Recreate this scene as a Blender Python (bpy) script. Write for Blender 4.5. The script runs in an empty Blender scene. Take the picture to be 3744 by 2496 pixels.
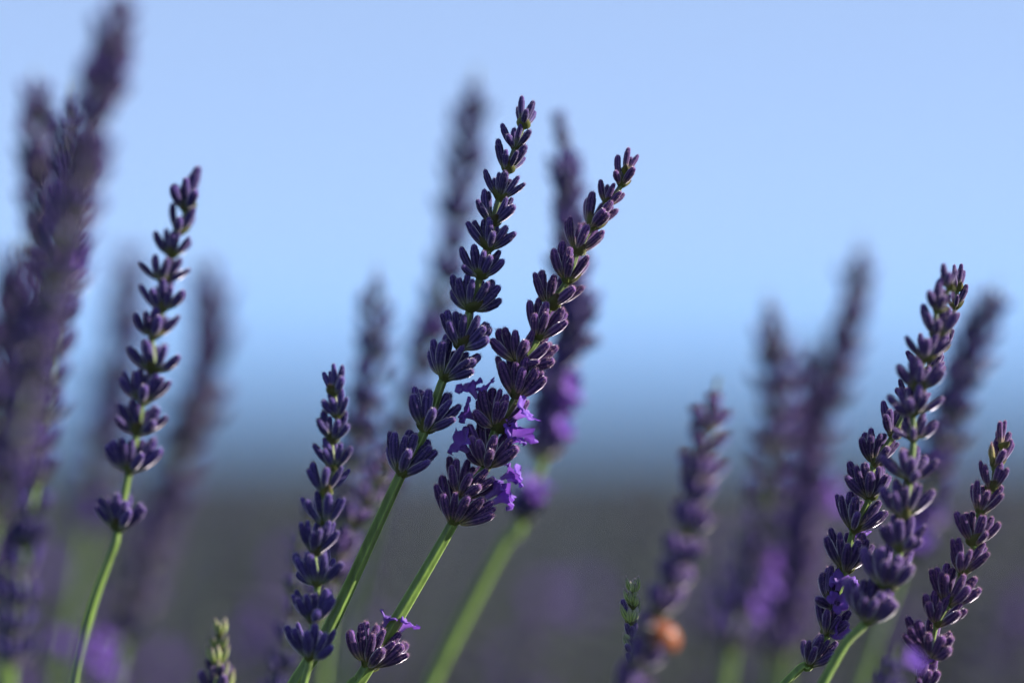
import bpy, math, random
from mathutils import Vector, Matrix, noise

scene = bpy.context.scene
COL = scene.collection
R = math.radians

# ------------------------------------------------------------------ camera
cam_data = bpy.data.cameras.new('camera')
cam = bpy.data.objects.new('camera', cam_data)
COL.objects.link(cam)
cam.location = (0, 0, 0.62)
cam.rotation_euler = (R(90 + 1.28), 0, 0)
cam_data.sensor_width = 36
cam_data.lens = 100
cam_data.clip_start = 0.01
cam_data.clip_end = 5000
cam_data.dof.use_dof = True
cam_data.dof.focus_distance = 0.522
cam_data.dof.aperture_fstop = 2.6
scene.camera = cam

# ------------------------------------------------------------------ sky, sun, exposure
SUN_EL, SUN_AZ = R(25), R(86)          # azimuth measured from +Y (view direction) towards +X
world = bpy.data.worlds.new('World')
scene.world = world
world.use_nodes = True
nt = world.node_tree
bg = nt.nodes['Background']
sky = nt.nodes.new('ShaderNodeTexSky')
sky.sky_type = 'NISHITA'
sky.sun_disc = False
sky.sun_elevation = SUN_EL
sky.sun_rotation = SUN_AZ
sky.altitude = 300
sky.air_density = 0.5
sky.dust_density = 0.0
sky.ozone_density = 3.5
tint = nt.nodes.new('ShaderNodeMix')
tint.data_type = 'RGBA'; tint.blend_type = 'MULTIPLY'
tint.inputs[0].default_value = 1.0
nt.links.new(sky.outputs[0], tint.inputs[6])
tint.inputs[7].default_value = (1.38, 1.0, 0.98, 1)   # white balance of the cool, clear evening air
veil = nt.nodes.new('ShaderNodeMix')                   # an even pale blue veil over the whole sky
veil.data_type = 'RGBA'
veil.inputs[0].default_value = 0.62
nt.links.new(tint.outputs[2], veil.inputs[6])
veil.inputs[7].default_value = (2.9, 3.78, 5.4, 1)
nt.links.new(veil.outputs[2], bg.inputs[0])
bg.inputs[1].default_value = 0.067

sun_data = bpy.data.lights.new('sun', 'SUN')
sun_data.energy = 5.0
sun_data.angle = R(0.5)
sun_data.color = (1.0, 0.92, 0.84)
sun = bpy.data.objects.new('sun', sun_data)
COL.objects.link(sun)
to_sun = Vector((math.sin(SUN_AZ) * math.cos(SUN_EL), math.cos(SUN_AZ) * math.cos(SUN_EL), math.sin(SUN_EL)))
sun.rotation_euler = (-to_sun).to_track_quat('-Z', 'Y').to_euler()
sun.location = (3, 1, 3)

scene.view_settings.view_transform = 'Standard'
scene.view_settings.look = 'None'
scene.view_settings.gamma = 1
scene.view_settings.exposure = 1.42
scene.render.engine = 'CYCLES'
scene.cycles.use_denoising = True
scene.cycles.max_bounces = 8

# ------------------------------------------------------------------ materials
def new_mat(name):
    m = bpy.data.materials.new(name)
    m.use_nodes = True
    return m, m.node_tree, m.node_tree.nodes['Principled BSDF']

def N(t, kind, **kw):
    n = t.nodes.new(kind)
    for k, v in kw.items():
        setattr(n, k, v)
    return n

def ramp(t, stops, src):
    r = N(t, 'ShaderNodeValToRGB')
    el = r.color_ramp.elements
    while len(el) < len(stops):
        el.new(0.5)
    for e, (p, c) in zip(el, stops):
        e.position = p
        e.color = (*c, 1)
    t.links.new(src, r.inputs[0])
    return r.outputs[0]

def mul(t, a, b):
    m = N(t, 'ShaderNodeMix', data_type='RGBA', blend_type='MULTIPLY')
    m.inputs[0].default_value = 1
    t.links.new(a, m.inputs[6])
    t.links.new(b, m.inputs[7])
    return m.outputs[2]

def tinted(t, colour, lo=0.75, hi=1.3):
    """multiply by the stem's own tone and a small random difference from piece to piece"""
    oi = N(t, 'ShaderNodeObjectInfo')
    c = mul(t, colour, oi.outputs['Color'])
    at = N(t, 'ShaderNodeAttribute', attribute_name='rnd')
    ad = N(t, 'ShaderNodeMath', operation='ADD')
    t.links.new(oi.outputs['Random'], ad.inputs[0]); t.links.new(at.outputs['Fac'], ad.inputs[1])
    fr = N(t, 'ShaderNodeMath', operation='FRACT'); t.links.new(ad.outputs[0], fr.inputs[0])
    mr = N(t, 'ShaderNodeMapRange'); mr.inputs[3].default_value = lo; mr.inputs[4].default_value = hi
    t.links.new(fr.outputs[0], mr.inputs[0])
    cc = N(t, 'ShaderNodeCombineColor')
    for i in range(3):
        t.links.new(mr.outputs[0], cc.inputs[i])
    return mul(t, c, cc.outputs[0])

def grain(t, scale, lo, hi, stretch=(1, 1, 1)):
    tc = N(t, 'ShaderNodeTexCoord')
    mp = N(t, 'ShaderNodeMapping'); mp.inputs['Scale'].default_value = stretch
    t.links.new(tc.outputs['Object'], mp.inputs[0])
    nz = N(t, 'ShaderNodeTexNoise'); nz.inputs['Scale'].default_value = scale; nz.inputs['Detail'].default_value = 3
    t.links.new(mp.outputs[0], nz.inputs['Vector'])
    return ramp(t, [(0.3, (lo,) * 3), (0.7, (hi,) * 3)], nz.outputs['Fac'])

def fuzzy(b, weight, tint_c, rough=0.35):
    b.inputs['Sheen Weight'].default_value = weight
    b.inputs['Sheen Roughness'].default_value = rough
    b.inputs['Sheen Tint'].default_value = (*tint_c, 1)

def calyx_material(name, stops, sheen=(0.95, 0.88, 1.0)):
    m, t, b = new_mat(name)
    at = N(t, 'ShaderNodeAttribute', attribute_name='t')
    c = ramp(t, stops, at.outputs['Fac'])
    rb = N(t, 'ShaderNodeAttribute', attribute_name='rib')       # the downy ribs are paler than the furrows
    c = mul(t, c, ramp(t, [(0.0, (.55, .53, .66)), (1.0, (2.5, 2.3, 1.75))], rb.outputs['Fac']))
    c = mul(t, c, grain(t, 9.0, 0.7, 1.25, (1, 1, 0.4)))
    c = tinted(t, c)
    t.links.new(c, b.inputs['Base Color'])
    b.inputs['Roughness'].default_value = 0.75
    b.inputs['Specular IOR Level'].default_value = 0.15
    b.inputs['Subsurface Weight'].default_value = 0.2
    b.inputs['Subsurface Radius'].default_value = (1.0, 0.5, 0.9)
    b.inputs['Subsurface Scale'].default_value = 0.0006
    fuzzy(b, 1.0, sheen, 0.28)
    return m

M_CALYX = calyx_material('calyx_purple', [(0.0, (0.14, 0.17, 0.06)), (0.2, (0.10, 0.105, 0.085)), (0.42, (0.042, 0.032, 0.094)), (0.8, (0.033, 0.022, 0.092)), (1.0, (0.046, 0.026, 0.125))])
M_YOUNG = calyx_material('calyx_young', [(0.0, (0.15, 0.20, 0.06)), (0.45, (0.14, 0.18, 0.075)), (0.8, (0.12, 0.13, 0.10)), (1.0, (0.14, 0.12, 0.15))], (1, 0.9, 0.85))

def thin_material(name, stops, transl, amount, attr='t', rough=0.5, sheen=0.2, lo=0.8, hi=1.25):
    m, t, b = new_mat(name)
    at = N(t, 'ShaderNodeAttribute', attribute_name=attr)
    c = ramp(t, stops, at.outputs['Fac'])
    c = tinted(t, c, lo, hi)
    t.links.new(c, b.inputs['Base Color'])
    b.inputs['Roughness'].default_value = rough
    b.inputs['Specular IOR Level'].default_value = 0.3
    fuzzy(b, sheen, (1, 1, 1))
    tr = N(t, 'ShaderNodeBsdfTranslucent')
    tc = N(t, 'ShaderNodeMix', data_type='RGBA', blend_type='MULTIPLY')
    tc.inputs[0].default_value = 1
    t.links.new(c, tc.inputs[6]); tc.inputs[7].default_value = (*transl, 1)
    t.links.new(tc.outputs[2], tr.inputs[0])
    mx = N(t, 'ShaderNodeMixShader'); mx.inputs[0].default_value = amount
    t.links.new(b.outputs[0], mx.inputs[1]); t.links.new(tr.outputs[0], mx.inputs[2])
    t.links.new(mx.outputs[0], t.nodes['Material Output'].inputs[0])
    return m

M_BRACT = thin_material('bract', [(0.0, (0.14, 0.17, 0.04)), (0.6, (0.11, 0.115, 0.035)), (1.0, (0.075, 0.042, 0.03))], (1.3, 1.3, 0.7), 0.4)
M_PETAL = thin_material('petal', [(0.0, (0.30, 0.20, 0.48)), (0.45, (0.19, 0.09, 0.42)), (1.0, (0.155, 0.065, 0.39))], (1.2, 0.9, 1.15), 0.38, rough=0.6)
M_DOWN = thin_material('down', [(0.0, (0.34, 0.36, 0.27)), (0.5, (0.32, 0.26, 0.32)), (1.0, (0.34, 0.26, 0.34))], (1, 1, 1), .5, sheen=0)
M_RUST = thin_material('withered', [(0.0, (0.10, 0.045, 0.03)), (1.0, (0.15, 0.045, 0.015))], (1.1, .9, .6), .4)
M_LEAF = thin_material('leaf', [(0.0, (0.10, 0.13, 0.05)), (1.0, (0.13, 0.16, 0.08))], (1.2, 1.3, 0.6), 0.3)

m, t, b = new_mat('stem_green')
at_ = N(t, 'ShaderNodeAttribute', attribute_name='t')
c = ramp(t, [(0.0, (0.13, 0.215, 0.03)), (0.55, (0.125, 0.185, 0.038)), (1.0, (0.095, 0.115, 0.055))], at_.outputs['Fac'])  # greyer with down towards the head, and darkened for shade between the buds
rb_ = N(t, 'ShaderNodeAttribute', attribute_name='rib')      # pale downy edges of the square stalk
c = mul(t, c, ramp(t, [(0.0, (.72, .78, .75)), (1.0, (1.7, 1.55, 2.2))], rb_.outputs['Fac']))
c = mul(t, c, grain(t, 900, 0.65, 1.3, (1, 1, 0.12)))
c = tinted(t, c, 0.9, 1.1)
t.links.new(c, b.inputs['Base Color'])
b.inputs['Roughness'].default_value = 0.5
b.inputs['Subsurface Weight'].default_value = 0.2
b.inputs['Subsurface Radius'].default_value = (1.0, 1.2, 0.3)
b.inputs['Subsurface Scale'].default_value = 0.0007
fuzzy(b, 0.35, (0.95, 1.0, 0.7))
M_STEM = m

def ground_material(name, c0, c1, scale, rough=0.9):
    m, t, b = new_mat(name)
    tc = N(t, 'ShaderNodeTexCoord')
    nz = N(t, 'ShaderNodeTexNoise'); nz.inputs['Scale'].default_value = scale; nz.inputs['Detail'].default_value = 6
    t.links.new(tc.outputs['Object'], nz.inputs['Vector'])
    t.links.new(ramp(t, [(0.35, c0), (0.65, c1)], nz.outputs['Fac']), b.inputs['Base Color'])
    b.inputs['Roughness'].default_value = rough
    return m

M_SOIL = ground_material('soil', (0.008, 0.018, 0.022), (0.013, 0.026, 0.031), 1.3)
M_FIELD = ground_material('field_mound', (0.007, 0.018, 0.016), (0.012, 0.025, 0.023), 0.8)
M_HILL = ground_material('hill', (0.05, 0.068, 0.06), (0.07, 0.085, 0.07), 0.02)

def plain(name, col, rough=0.5, sheen=0.0, coat=0.0):
    m, t, b = new_mat(name)
    b.inputs['Roughness'].default_value = rough
    b.inputs['Coat Weight'].default_value = coat
    tc = N(t, 'ShaderNodeTexCoord')
    nz = N(t, 'ShaderNodeTexNoise'); nz.inputs['Scale'].default_value = 900
    t.links.new(tc.outputs['Object'], nz.inputs['Vector'])
    t.links.new(ramp(t, [(0.3, tuple(0.85 * x for x in col)), (0.7, tuple(min(1, 1.12 * x) for x in col))], nz.outputs['Fac']), b.inputs['Base Color'])
    return m

# ------------------------------------------------------------------ mesh helpers
class MB:
    def __init__(s):
        s.v, s.f, s.t, s.r, s.mi, s.cur, s.rib = [], [], [], [], [], 0, []
    def add(s, verts, faces, ts, rnd=0.0, rib=None):
        o = len(s.v)
        s.rib += rib or [0.4] * len(verts)
        s.v += verts; s.t += ts; s.r += [rnd] * len(verts)
        for f in faces:
            s.f.append([i + o for i in f]); s.mi.append(s.cur)
    def mesh(s, name, mats, smooth=True):
        me = bpy.data.meshes.new(name)
        me.from_pydata([tuple(v) for v in s.v], [], s.f)
        for m_ in mats:
            me.materials.append(m_)
        if len(mats) > 1:
            me.polygons.foreach_set('material_index', s.mi)
        if smooth:
            me.polygons.foreach_set('use_smooth', [True] * len(me.polygons))
        a = me.attributes.new('t', 'FLOAT', 'POINT'); a.data.foreach_set('value', s.t)
        a = me.attributes.new('rnd', 'FLOAT', 'POINT'); a.data.foreach_set('value', s.r)
        a = me.attributes.new('rib', 'FLOAT', 'POINT'); a.data.foreach_set('value', s.rib)
        me.update()
        return me

def link(name, mesh, parent=None, loc=None, mat=None, tone=None):
    o = bpy.data.objects.new(name, mesh)
    COL.objects.link(o)
    if parent is not None:
        o.parent = parent
    if mat is not None:
        o.matrix_basis = mat
    elif loc is not None:
        o.location = loc
    if tone is not None:
        o.color = (*tone, 1)
    return o

def tag(o, label=None, cat=None, group=None, kind=None):
    if label: o['label'] = label
    if cat: o['category'] = cat
    if group: o['group'] = group
    if kind: o['kind'] = kind
    return o

def frame(z, hint):
    z = z.normalized()
    x = hint - z * hint.dot(z)
    if x.length < 1e-6:
        x = Vector((1, 0, 0)) if abs(z.x) < 0.9 else Vector((0, 1, 0))
        x = x - z * x.dot(z)
    x.normalize()
    return x, z.cross(x), z

def catmull(pts, per=6):
    P = [2 * pts[0] - pts[1]] + pts + [2 * pts[-1] - pts[-2]]
    out = []
    for i in range(1, len(P) - 2):
        for k in range(per):
            u = k / per
            a, b_, c_, d = P[i - 1], P[i], P[i + 1], P[i + 2]
            out.append(0.5 * ((2 * b_) + (c_ - a) * u + (2 * a - 5 * b_ + 4 * c_ - d) * u * u + (3 * b_ - a - 3 * c_ + d) * u ** 3))
    out.append(pts[-1])
    return out

def sweep(mb, pts, rad, sides, shape=None, ts=None):
    """a tube through pts; rad(i) in metres, shape(angle) the cross-section"""
    n = len(pts)
    hint = Vector((0.3, -1, 0.1))
    vs, tt, rb = [], [], []
    for i, p in enumerate(pts):
        d = (pts[min(i + 1, n - 1)] - pts[max(i - 1, 0)])
        x, y, z = frame(d, hint)
        hint = x
        for k in range(sides):
            a = 2 * math.pi * k / sides
            r = rad(i) * (shape(a) if shape else 1)
            vs.append(p + x * (math.cos(a) * r) + y * (math.sin(a) * r)); tt.append(ts[i] if ts else i / (n - 1)); rb.append(max(0, math.cos(4 * a)) ** 3)
    fs = []
    for i in range(n - 1):
        for k in range(sides):
            k2 = (k + 1) % sides
            fs.append([i * sides + k, i * sides + k2, (i + 1) * sides + k2, (i + 1) * sides + k])
    fs.append(list(range(sides - 1, -1, -1)))
    fs.append([(n - 1) * sides + k for k in range(sides)])
    mb.add(vs, fs, tt, rib=rb)

# ------------------------------------------------------------------ flower pieces (unit length along +Z)
def bud_geo(rng, ribs, rings, depth, pointed=False, low=False):
    """a ribbed calyx: slim foot, swelling body, blunt closed tip; bows towards +X"""
    sides = ribs * 2 if not low else ribs
    prof = [(0, .44), (.08, .60), (.2, .77), (.34, .89), (.48, .97), (.62, 1.0), (.76, 1.0), (.87, .95), (.94, .82), (.98, .58), (.996, .30)]
    if low:
        prof = [(0, .36), (.2, .72), (.5, .97), (.72, .98), (.88, .8), (.97, .45)]
    if pointed:
        prof = [(0, .3), (.12, .62), (.3, .95), (.45, 1.0), (.6, .88), (.75, .62), (.88, .34), (.96, .16)]
    if not low and not pointed and rng.random() < .55:      # the folded corolla peeps out of the toothed calyx mouth
        q = rng.uniform(.76, .85)
        prof = [(0, .44), (.08, .60), (.2, .77), (.35, .92), (.5, 1.0), (q - .08, 1.0), (q, .95), (q + .015, .82), (q + .08, .80), (.96, .66), (.992, .34)]
    bow = rng.uniform(.0, .09)
    fat = rng.uniform(.9, 1.12)
    shift = rng.uniform(-.05, .05)
    vs, ts = [], []
    flat = rng.uniform(.86, 1.0)
    twist = rng.uniform(-.5, .5)
    for (h, r) in prof:
        h2 = h + shift * math.sin(math.pi * h)
        off = bow * math.sin(math.pi * min(1, h * 1.0))
        fade = min(1, h * 4) * min(1, (1 - h) * 5)
        for k in range(sides):
            a = 2 * math.pi * k / sides + twist * h
            rr = r * fat * (1 + (depth * fade if k % 2 == 0 else -depth * fade) * (0 if low else 1))
            wob = 1 + .05 * noise.noise(Vector((math.cos(a) * 1.3 + fat * 9, math.sin(a) * 1.3, h * 3)))
            vs.append(Vector((math.cos(a) * rr * wob + off / .19, math.sin(a) * rr * flat * wob, h2))); ts.append(h)
    vs.append(Vector((0 + bow * .0, 0, 1.0))); ts.append(1.0)
    n = len(prof)
    fs = [[i * sides + k, i * sides + (k + 1) % sides, (i + 1) * sides + (k + 1) % sides, (i + 1) * sides + k] for i in range(n - 1) for k in range(sides)]
    fs += [[(n - 1) * sides + k, (n - 1) * sides + (k + 1) % sides, n * sides] for k in range(sides)]
    fs.append(list(range(sides - 1, -1, -1)))
    return vs, fs, ts

def bract_geo(rng):
    """a broad pointed cupped leaf; length along Z, its back towards +X, thin but closed"""
    rows, cols = 7, 6
    vs, ts, fs = [], [], []
    curl = rng.uniform(.12, .3)
    for side, th in ((0, 0.0), (1, -0.035)):
        for i in range(rows + 1):
            h = i / rows
            w = (math.sin(math.pi * (h * .86 + .14) ** .8) ** .8) * .52 * (1 - h) ** .18 if h < 1 else 0.0
            if h > .8: w = min(w, (1 - h) * 1.1)
            for j in range(cols + 1):
                u = (j / cols - .5) * 2
                y = u * w
                x = .15 * math.sin(math.pi * .8 * h) - u * u * w * .75 - curl * h * h * .2 + th
                vs.append(Vector((x, y, h + .02 * math.sin(u * 3 + h * 5)))); ts.append(h)
    m_ = (rows + 1) * (cols + 1)
    q = cols + 1
    for i in range(rows):
        for j in range(cols):
            a = i * q + j
            fs.append([a, a + 1, a + q + 1, a + q]); fs.append([m_ + a, m_ + a + q, m_ + a + q + 1, m_ + a + 1])
        for j in (0, cols):
            a = i * q + j
            f = [a, a + q, m_ + a + q, m_ + a]
            fs.append(f if j == 0 else f[::-1])
    return vs, fs, ts

def flower_geo(rng):
    """a two-lipped corolla: a slim tube flaring into five rounded, crinkled lobes; unit height"""
    sides = 40
    prof = [(0, .10), (.15, .115), (.3, .14), (.42, .18), (.52, .25), (.60, .34), (.67, .43), (.71, .51), (.72, .57), (.70, .61), (.65, .62)]
    n = len(prof)
    p1, p2, p3 = (rng.uniform(0, 6.28) for _ in range(3))
    lip = rng.uniform(.15, .35); fold = rng.uniform(.05, .22)
    vs, ts, fs = [], [], []
    for i, (h, r) in enumerate(prof):
        u = max(0, (i - 3) / (n - 4))
        for k in range(sides):
            a = 2 * math.pi * k / sides
            lobe = abs(math.sin(2.5 * a)) ** .4
            rr = r * (1 - u * .42 * (1 - lobe)) * (1 + u * lip * math.cos(a))
            cr = u * (.06 * math.sin(5 * a + p1) + .055 * math.sin(11 * a + p2) + .02 * math.sin(17 * a + p3))
            hh = h + cr + u * u * (fold * math.cos(2 * a + p2) + .12 * math.cos(a))
            vs.append(Vector((math.cos(a) * rr * (1 + cr), math.sin(a) * rr * (1 + cr), hh))); ts.append(i / (n - 1))
    for i in range(n - 1):
        for k in range(sides):
            k2 = (k + 1) % sides
            fs.append([i * sides + k, i * sides + k2, (i + 1) * sides + k2, (i + 1) * sides + k])
    return vs, fs, ts

rng0 = random.Random(4)
def add_down(mb, g, rng, count, ln):
    """short pale hairs standing on a calyx"""
    vs, fs, ts = g
    cen = {}
    for _ in range(count):
        f = rng.choice(fs[:-1])
        w = [rng.random() for _ in f]; q = sum(w)
        p = sum((vs[i] * (a / q) for i, a in zip(f, w)), Vector())
        t_ = sum(ts[i] * a / q for i, a in zip(f, w))
        n = Vector((p.x, p.y, 0))
        if n.length < 1e-3: continue
        n = (n.normalized() * ln + Vector((rng.gauss(0, .12), rng.gauss(0, .12), rng.gauss(.035, .03))))
        sd = Vector((-p.y, p.x, 0)).normalized() * rng.uniform(.022, .036)
        mb.add([p - sd, p + sd, p + n * rng.uniform(.6, 1.3)], [[0, 1, 2]], [t_] * 3, rng.random())

def make_variants(n, fn, mat, name):
    out = []
    for i in range(n):
        g = fn(); mb = MB(); rib = [1.0 if k % 2 == 0 else 0.0 for k in range(len(g[0]))] if 'bud' in name else None
        mb.add(*g, rnd=rng0.random(), rib=rib)
        if 'bud' in name:
            mb.cur = 1; add_down(mb, g, rng0, 320, .22)
        out.append(mb.mesh(name, [mat, M_DOWN] if 'bud' in name else [mat]))
    return out

BUDS = make_variants(12, lambda: bud_geo(rng0, 7, 11, .085), M_CALYX, 'bud')
YOUNG = make_variants(4, lambda: bud_geo(rng0, 7, 9, .05, pointed=True), M_YOUNG, 'young_bud')
BRACTS = make_variants(5, lambda: bract_geo(rng0), M_BRACT, 'bract')
FLOWERS = make_variants(8, lambda: flower_geo(rng0), M_PETAL, 'flower')
LOW = [bud_geo(rng0, 7, 6, 0, low=True) for _ in range(5)]
LOWY = [bud_geo(rng0, 6, 6, 0, pointed=True) for _ in range(3)]
BRG = [bract_geo(rng0) for _ in range(2)]

def piece_matrix(root, tip, width, outward):
    d = tip - root
    x, y, z = frame(d, outward)
    return Matrix(((x.x * width, y.x * width, z.x * d.length, root.x), (x.y * width, y.y * width, z.y * d.length, root.y), (x.z * width, y.z * width, z.z * d.length, root.z), (0, 0, 0, 1)))

# ------------------------------------------------------------------ the setting
def build_ground():
    mb = MB(); n = 40
    vs, fs = [], []
    for i in range(n + 1):
        for j in range(n + 1):
            x = (i / n - .5) * 2; y = (j / n - .5) * 2
            x = math.copysign(abs(x) ** 3, x) * 6000; y = math.copysign(abs(y) ** 3, y) * 6000
            vs.append(Vector((x, y, .015 * noise.noise(Vector((x * .7, y * .7, 0))))))
    fs = [[i * (n + 1) + j, (i + 1) * (n + 1) + j, (i + 1) * (n + 1) + j + 1, i * (n + 1) + j + 1] for i in range(n) for j in range(n)]
    mb.add(vs, fs, [0.0] * len(vs))
    tag(link('ground', mb.mesh('ground', [M_SOIL])), kind='structure')

def build_hills():
    mb = MB(); vs, fs = [], []
    nx, ny = 120, 10
    for j in range(ny + 1):
        for i in range(nx + 1):
            x = (i / nx - .5) * 4600; u = j / ny; y = 2900 + u * 1300
            h = (38 + 9 * noise.noise(Vector((x * .0016, 3.1, 0))) + 2 * noise.noise(Vector((x * .008, y * .003, 1)))) * math.sin(math.pi * min(1, u * 1.0)) - .3
            vs.append(Vector((x, y, h)))
    fs = [[j * (nx + 1) + i, j * (nx + 1) + i + 1, (j + 1) * (nx + 1) + i + 1, (j + 1) * (nx + 1) + i] for j in range(ny) for i in range(nx)]
    mb.add(vs, fs, [0.0] * len(vs))
    tag(link('hills', mb.mesh('hills', [M_HILL])), kind='structure')

def build_field():
    """rows of lavender beyond the near plants: mounds of leaves bristling with flower spikes"""
    rng = random.Random(11)
    M_FSP = thin_material('field_spike', [(0.0, (0.012, 0.025, 0.015)), (0.35, (0.015, 0.023, 0.030)), (1.0, (0.018, 0.022, 0.048))], (1, .9, 1.1), .25)
    M_HAZE_TINT = ground_material('field_haze_tint', (0.011, 0.021, 0.034), (0.018, 0.031, 0.048), 0.8)  # mounds and spikes of the far rows: distance haze put into the colour
    M_HAZE_TINT_SP = thin_material('haze_tint_spike', [(0.0, (0.012, 0.024, 0.026)), (0.35, (0.016, 0.027, 0.046)), (1.0, (0.020, 0.027, 0.066))], (1, .9, 1.1), .25)
    mb = MB()
    y = 4.2; row = 0
    while y < 150:
        half = 2.2 + y * .32
        n = int(min(90, 20 + y * 2)); m_ = 7
        vs = []; fs = []
        for i in range(n + 1):
            x = (i / n - .5) * 2 * half
            hh = .34 + .07 * noise.noise(Vector((x * 1.7, row * 3.3, 0)))
            for k in range(m_):
                a = math.pi * k / (m_ - 1)
                vs.append(Vector((x, y - .48 * math.cos(a) + .05 * noise.noise(Vector((x * 3, row, k))), hh * math.sin(a) * (1 + .15 * noise.noise(Vector((x * 4, row * 2, k)))) - .01)))
        fs = [[i * m_ + k, (i + 1) * m_ + k, (i + 1) * m_ + k + 1, i * m_ + k + 1] for i in range(n) for k in range(m_ - 1)]
        far = 2 if y > 13 else 0                     # the rows further off carry haze painted into a bluer, lighter colour
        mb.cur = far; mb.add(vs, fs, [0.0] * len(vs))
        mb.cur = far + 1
        cnt = int(min(1500, half * 2 * (90 if y < 20 else 45)))
        for _ in range(cnt):
            x = rng.uniform(-half, half); a = rng.uniform(.25, math.pi - .25)
            p = Vector((x, y - .46 * math.cos(a), .33 * math.sin(a)))
            d = Vector((rng.gauss(.1, .2), -math.cos(a) * .5 + rng.gauss(0, .15), 1)).normalized()
            h = rng.uniform(.14, .30); w = rng.uniform(.006, .011) * (1 if y < 30 else 1.8)
            x_, y_, z_ = frame(d, Vector((rng.uniform(-1, 1), rng.uniform(-1, 1), 0)))
            q = [p, p + d * h * .55 + x_ * w, p + d * h * .55 + (-x_ * .5 + y_ * .87) * w, p + d * h * .55 + (-x_ * .5 - y_ * .87) * w, p + d * h]
            mb.add(q, [[0, 2, 1], [0, 3, 2], [0, 1, 3], [4, 1, 2], [4, 2, 3], [4, 3, 1]], [0, .5, .5, .5, 1.0], rng.random())
        y += 1.7 if y < 40 else 3.4
        row += 1
    tag(link('lavender_field', mb.mesh('lavender_field', [M_FIELD, M_FSP, M_HAZE_TINT, M_HAZE_TINT_SP])), 'rows of lavender in the blurred distance below the sky', kind='stuff')

def build_haze():
    """the clear but slightly misty evening air; it only shows over kilometres"""
    x0, x1, y0, y1, z0, z1 = -2600, 2600, -60, 4500, -1.5, 54
    mb = MB()
    mb.add([Vector((x, y, z)) for z in (z0, z1) for y in (y0, y1) for x in (x0, x1)], [[0, 2, 3, 1], [4, 5, 7, 6], [0, 1, 5, 4], [2, 6, 7, 3], [0, 4, 6, 2], [1, 3, 7, 5]], [0.0] * 8)
    m = bpy.data.materials.new('haze'); m.use_nodes = True
    t = m.node_tree; t.nodes.clear()
    o = N(t, 'ShaderNodeOutputMaterial'); v = N(t, 'ShaderNodeVolumePrincipled')
    v.inputs['Color'].default_value = (.24, .52, .95, 1)
    v.inputs['Density'].default_value = 0.0006
    t.links.new(v.outputs[0], o.inputs['Volume'])
    tag(link('haze', mb.mesh('haze', [m], False)), 'thin blue haze over the far hills', kind='stuff')

build_ground()
build_hills()
build_field()
build_haze()

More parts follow.
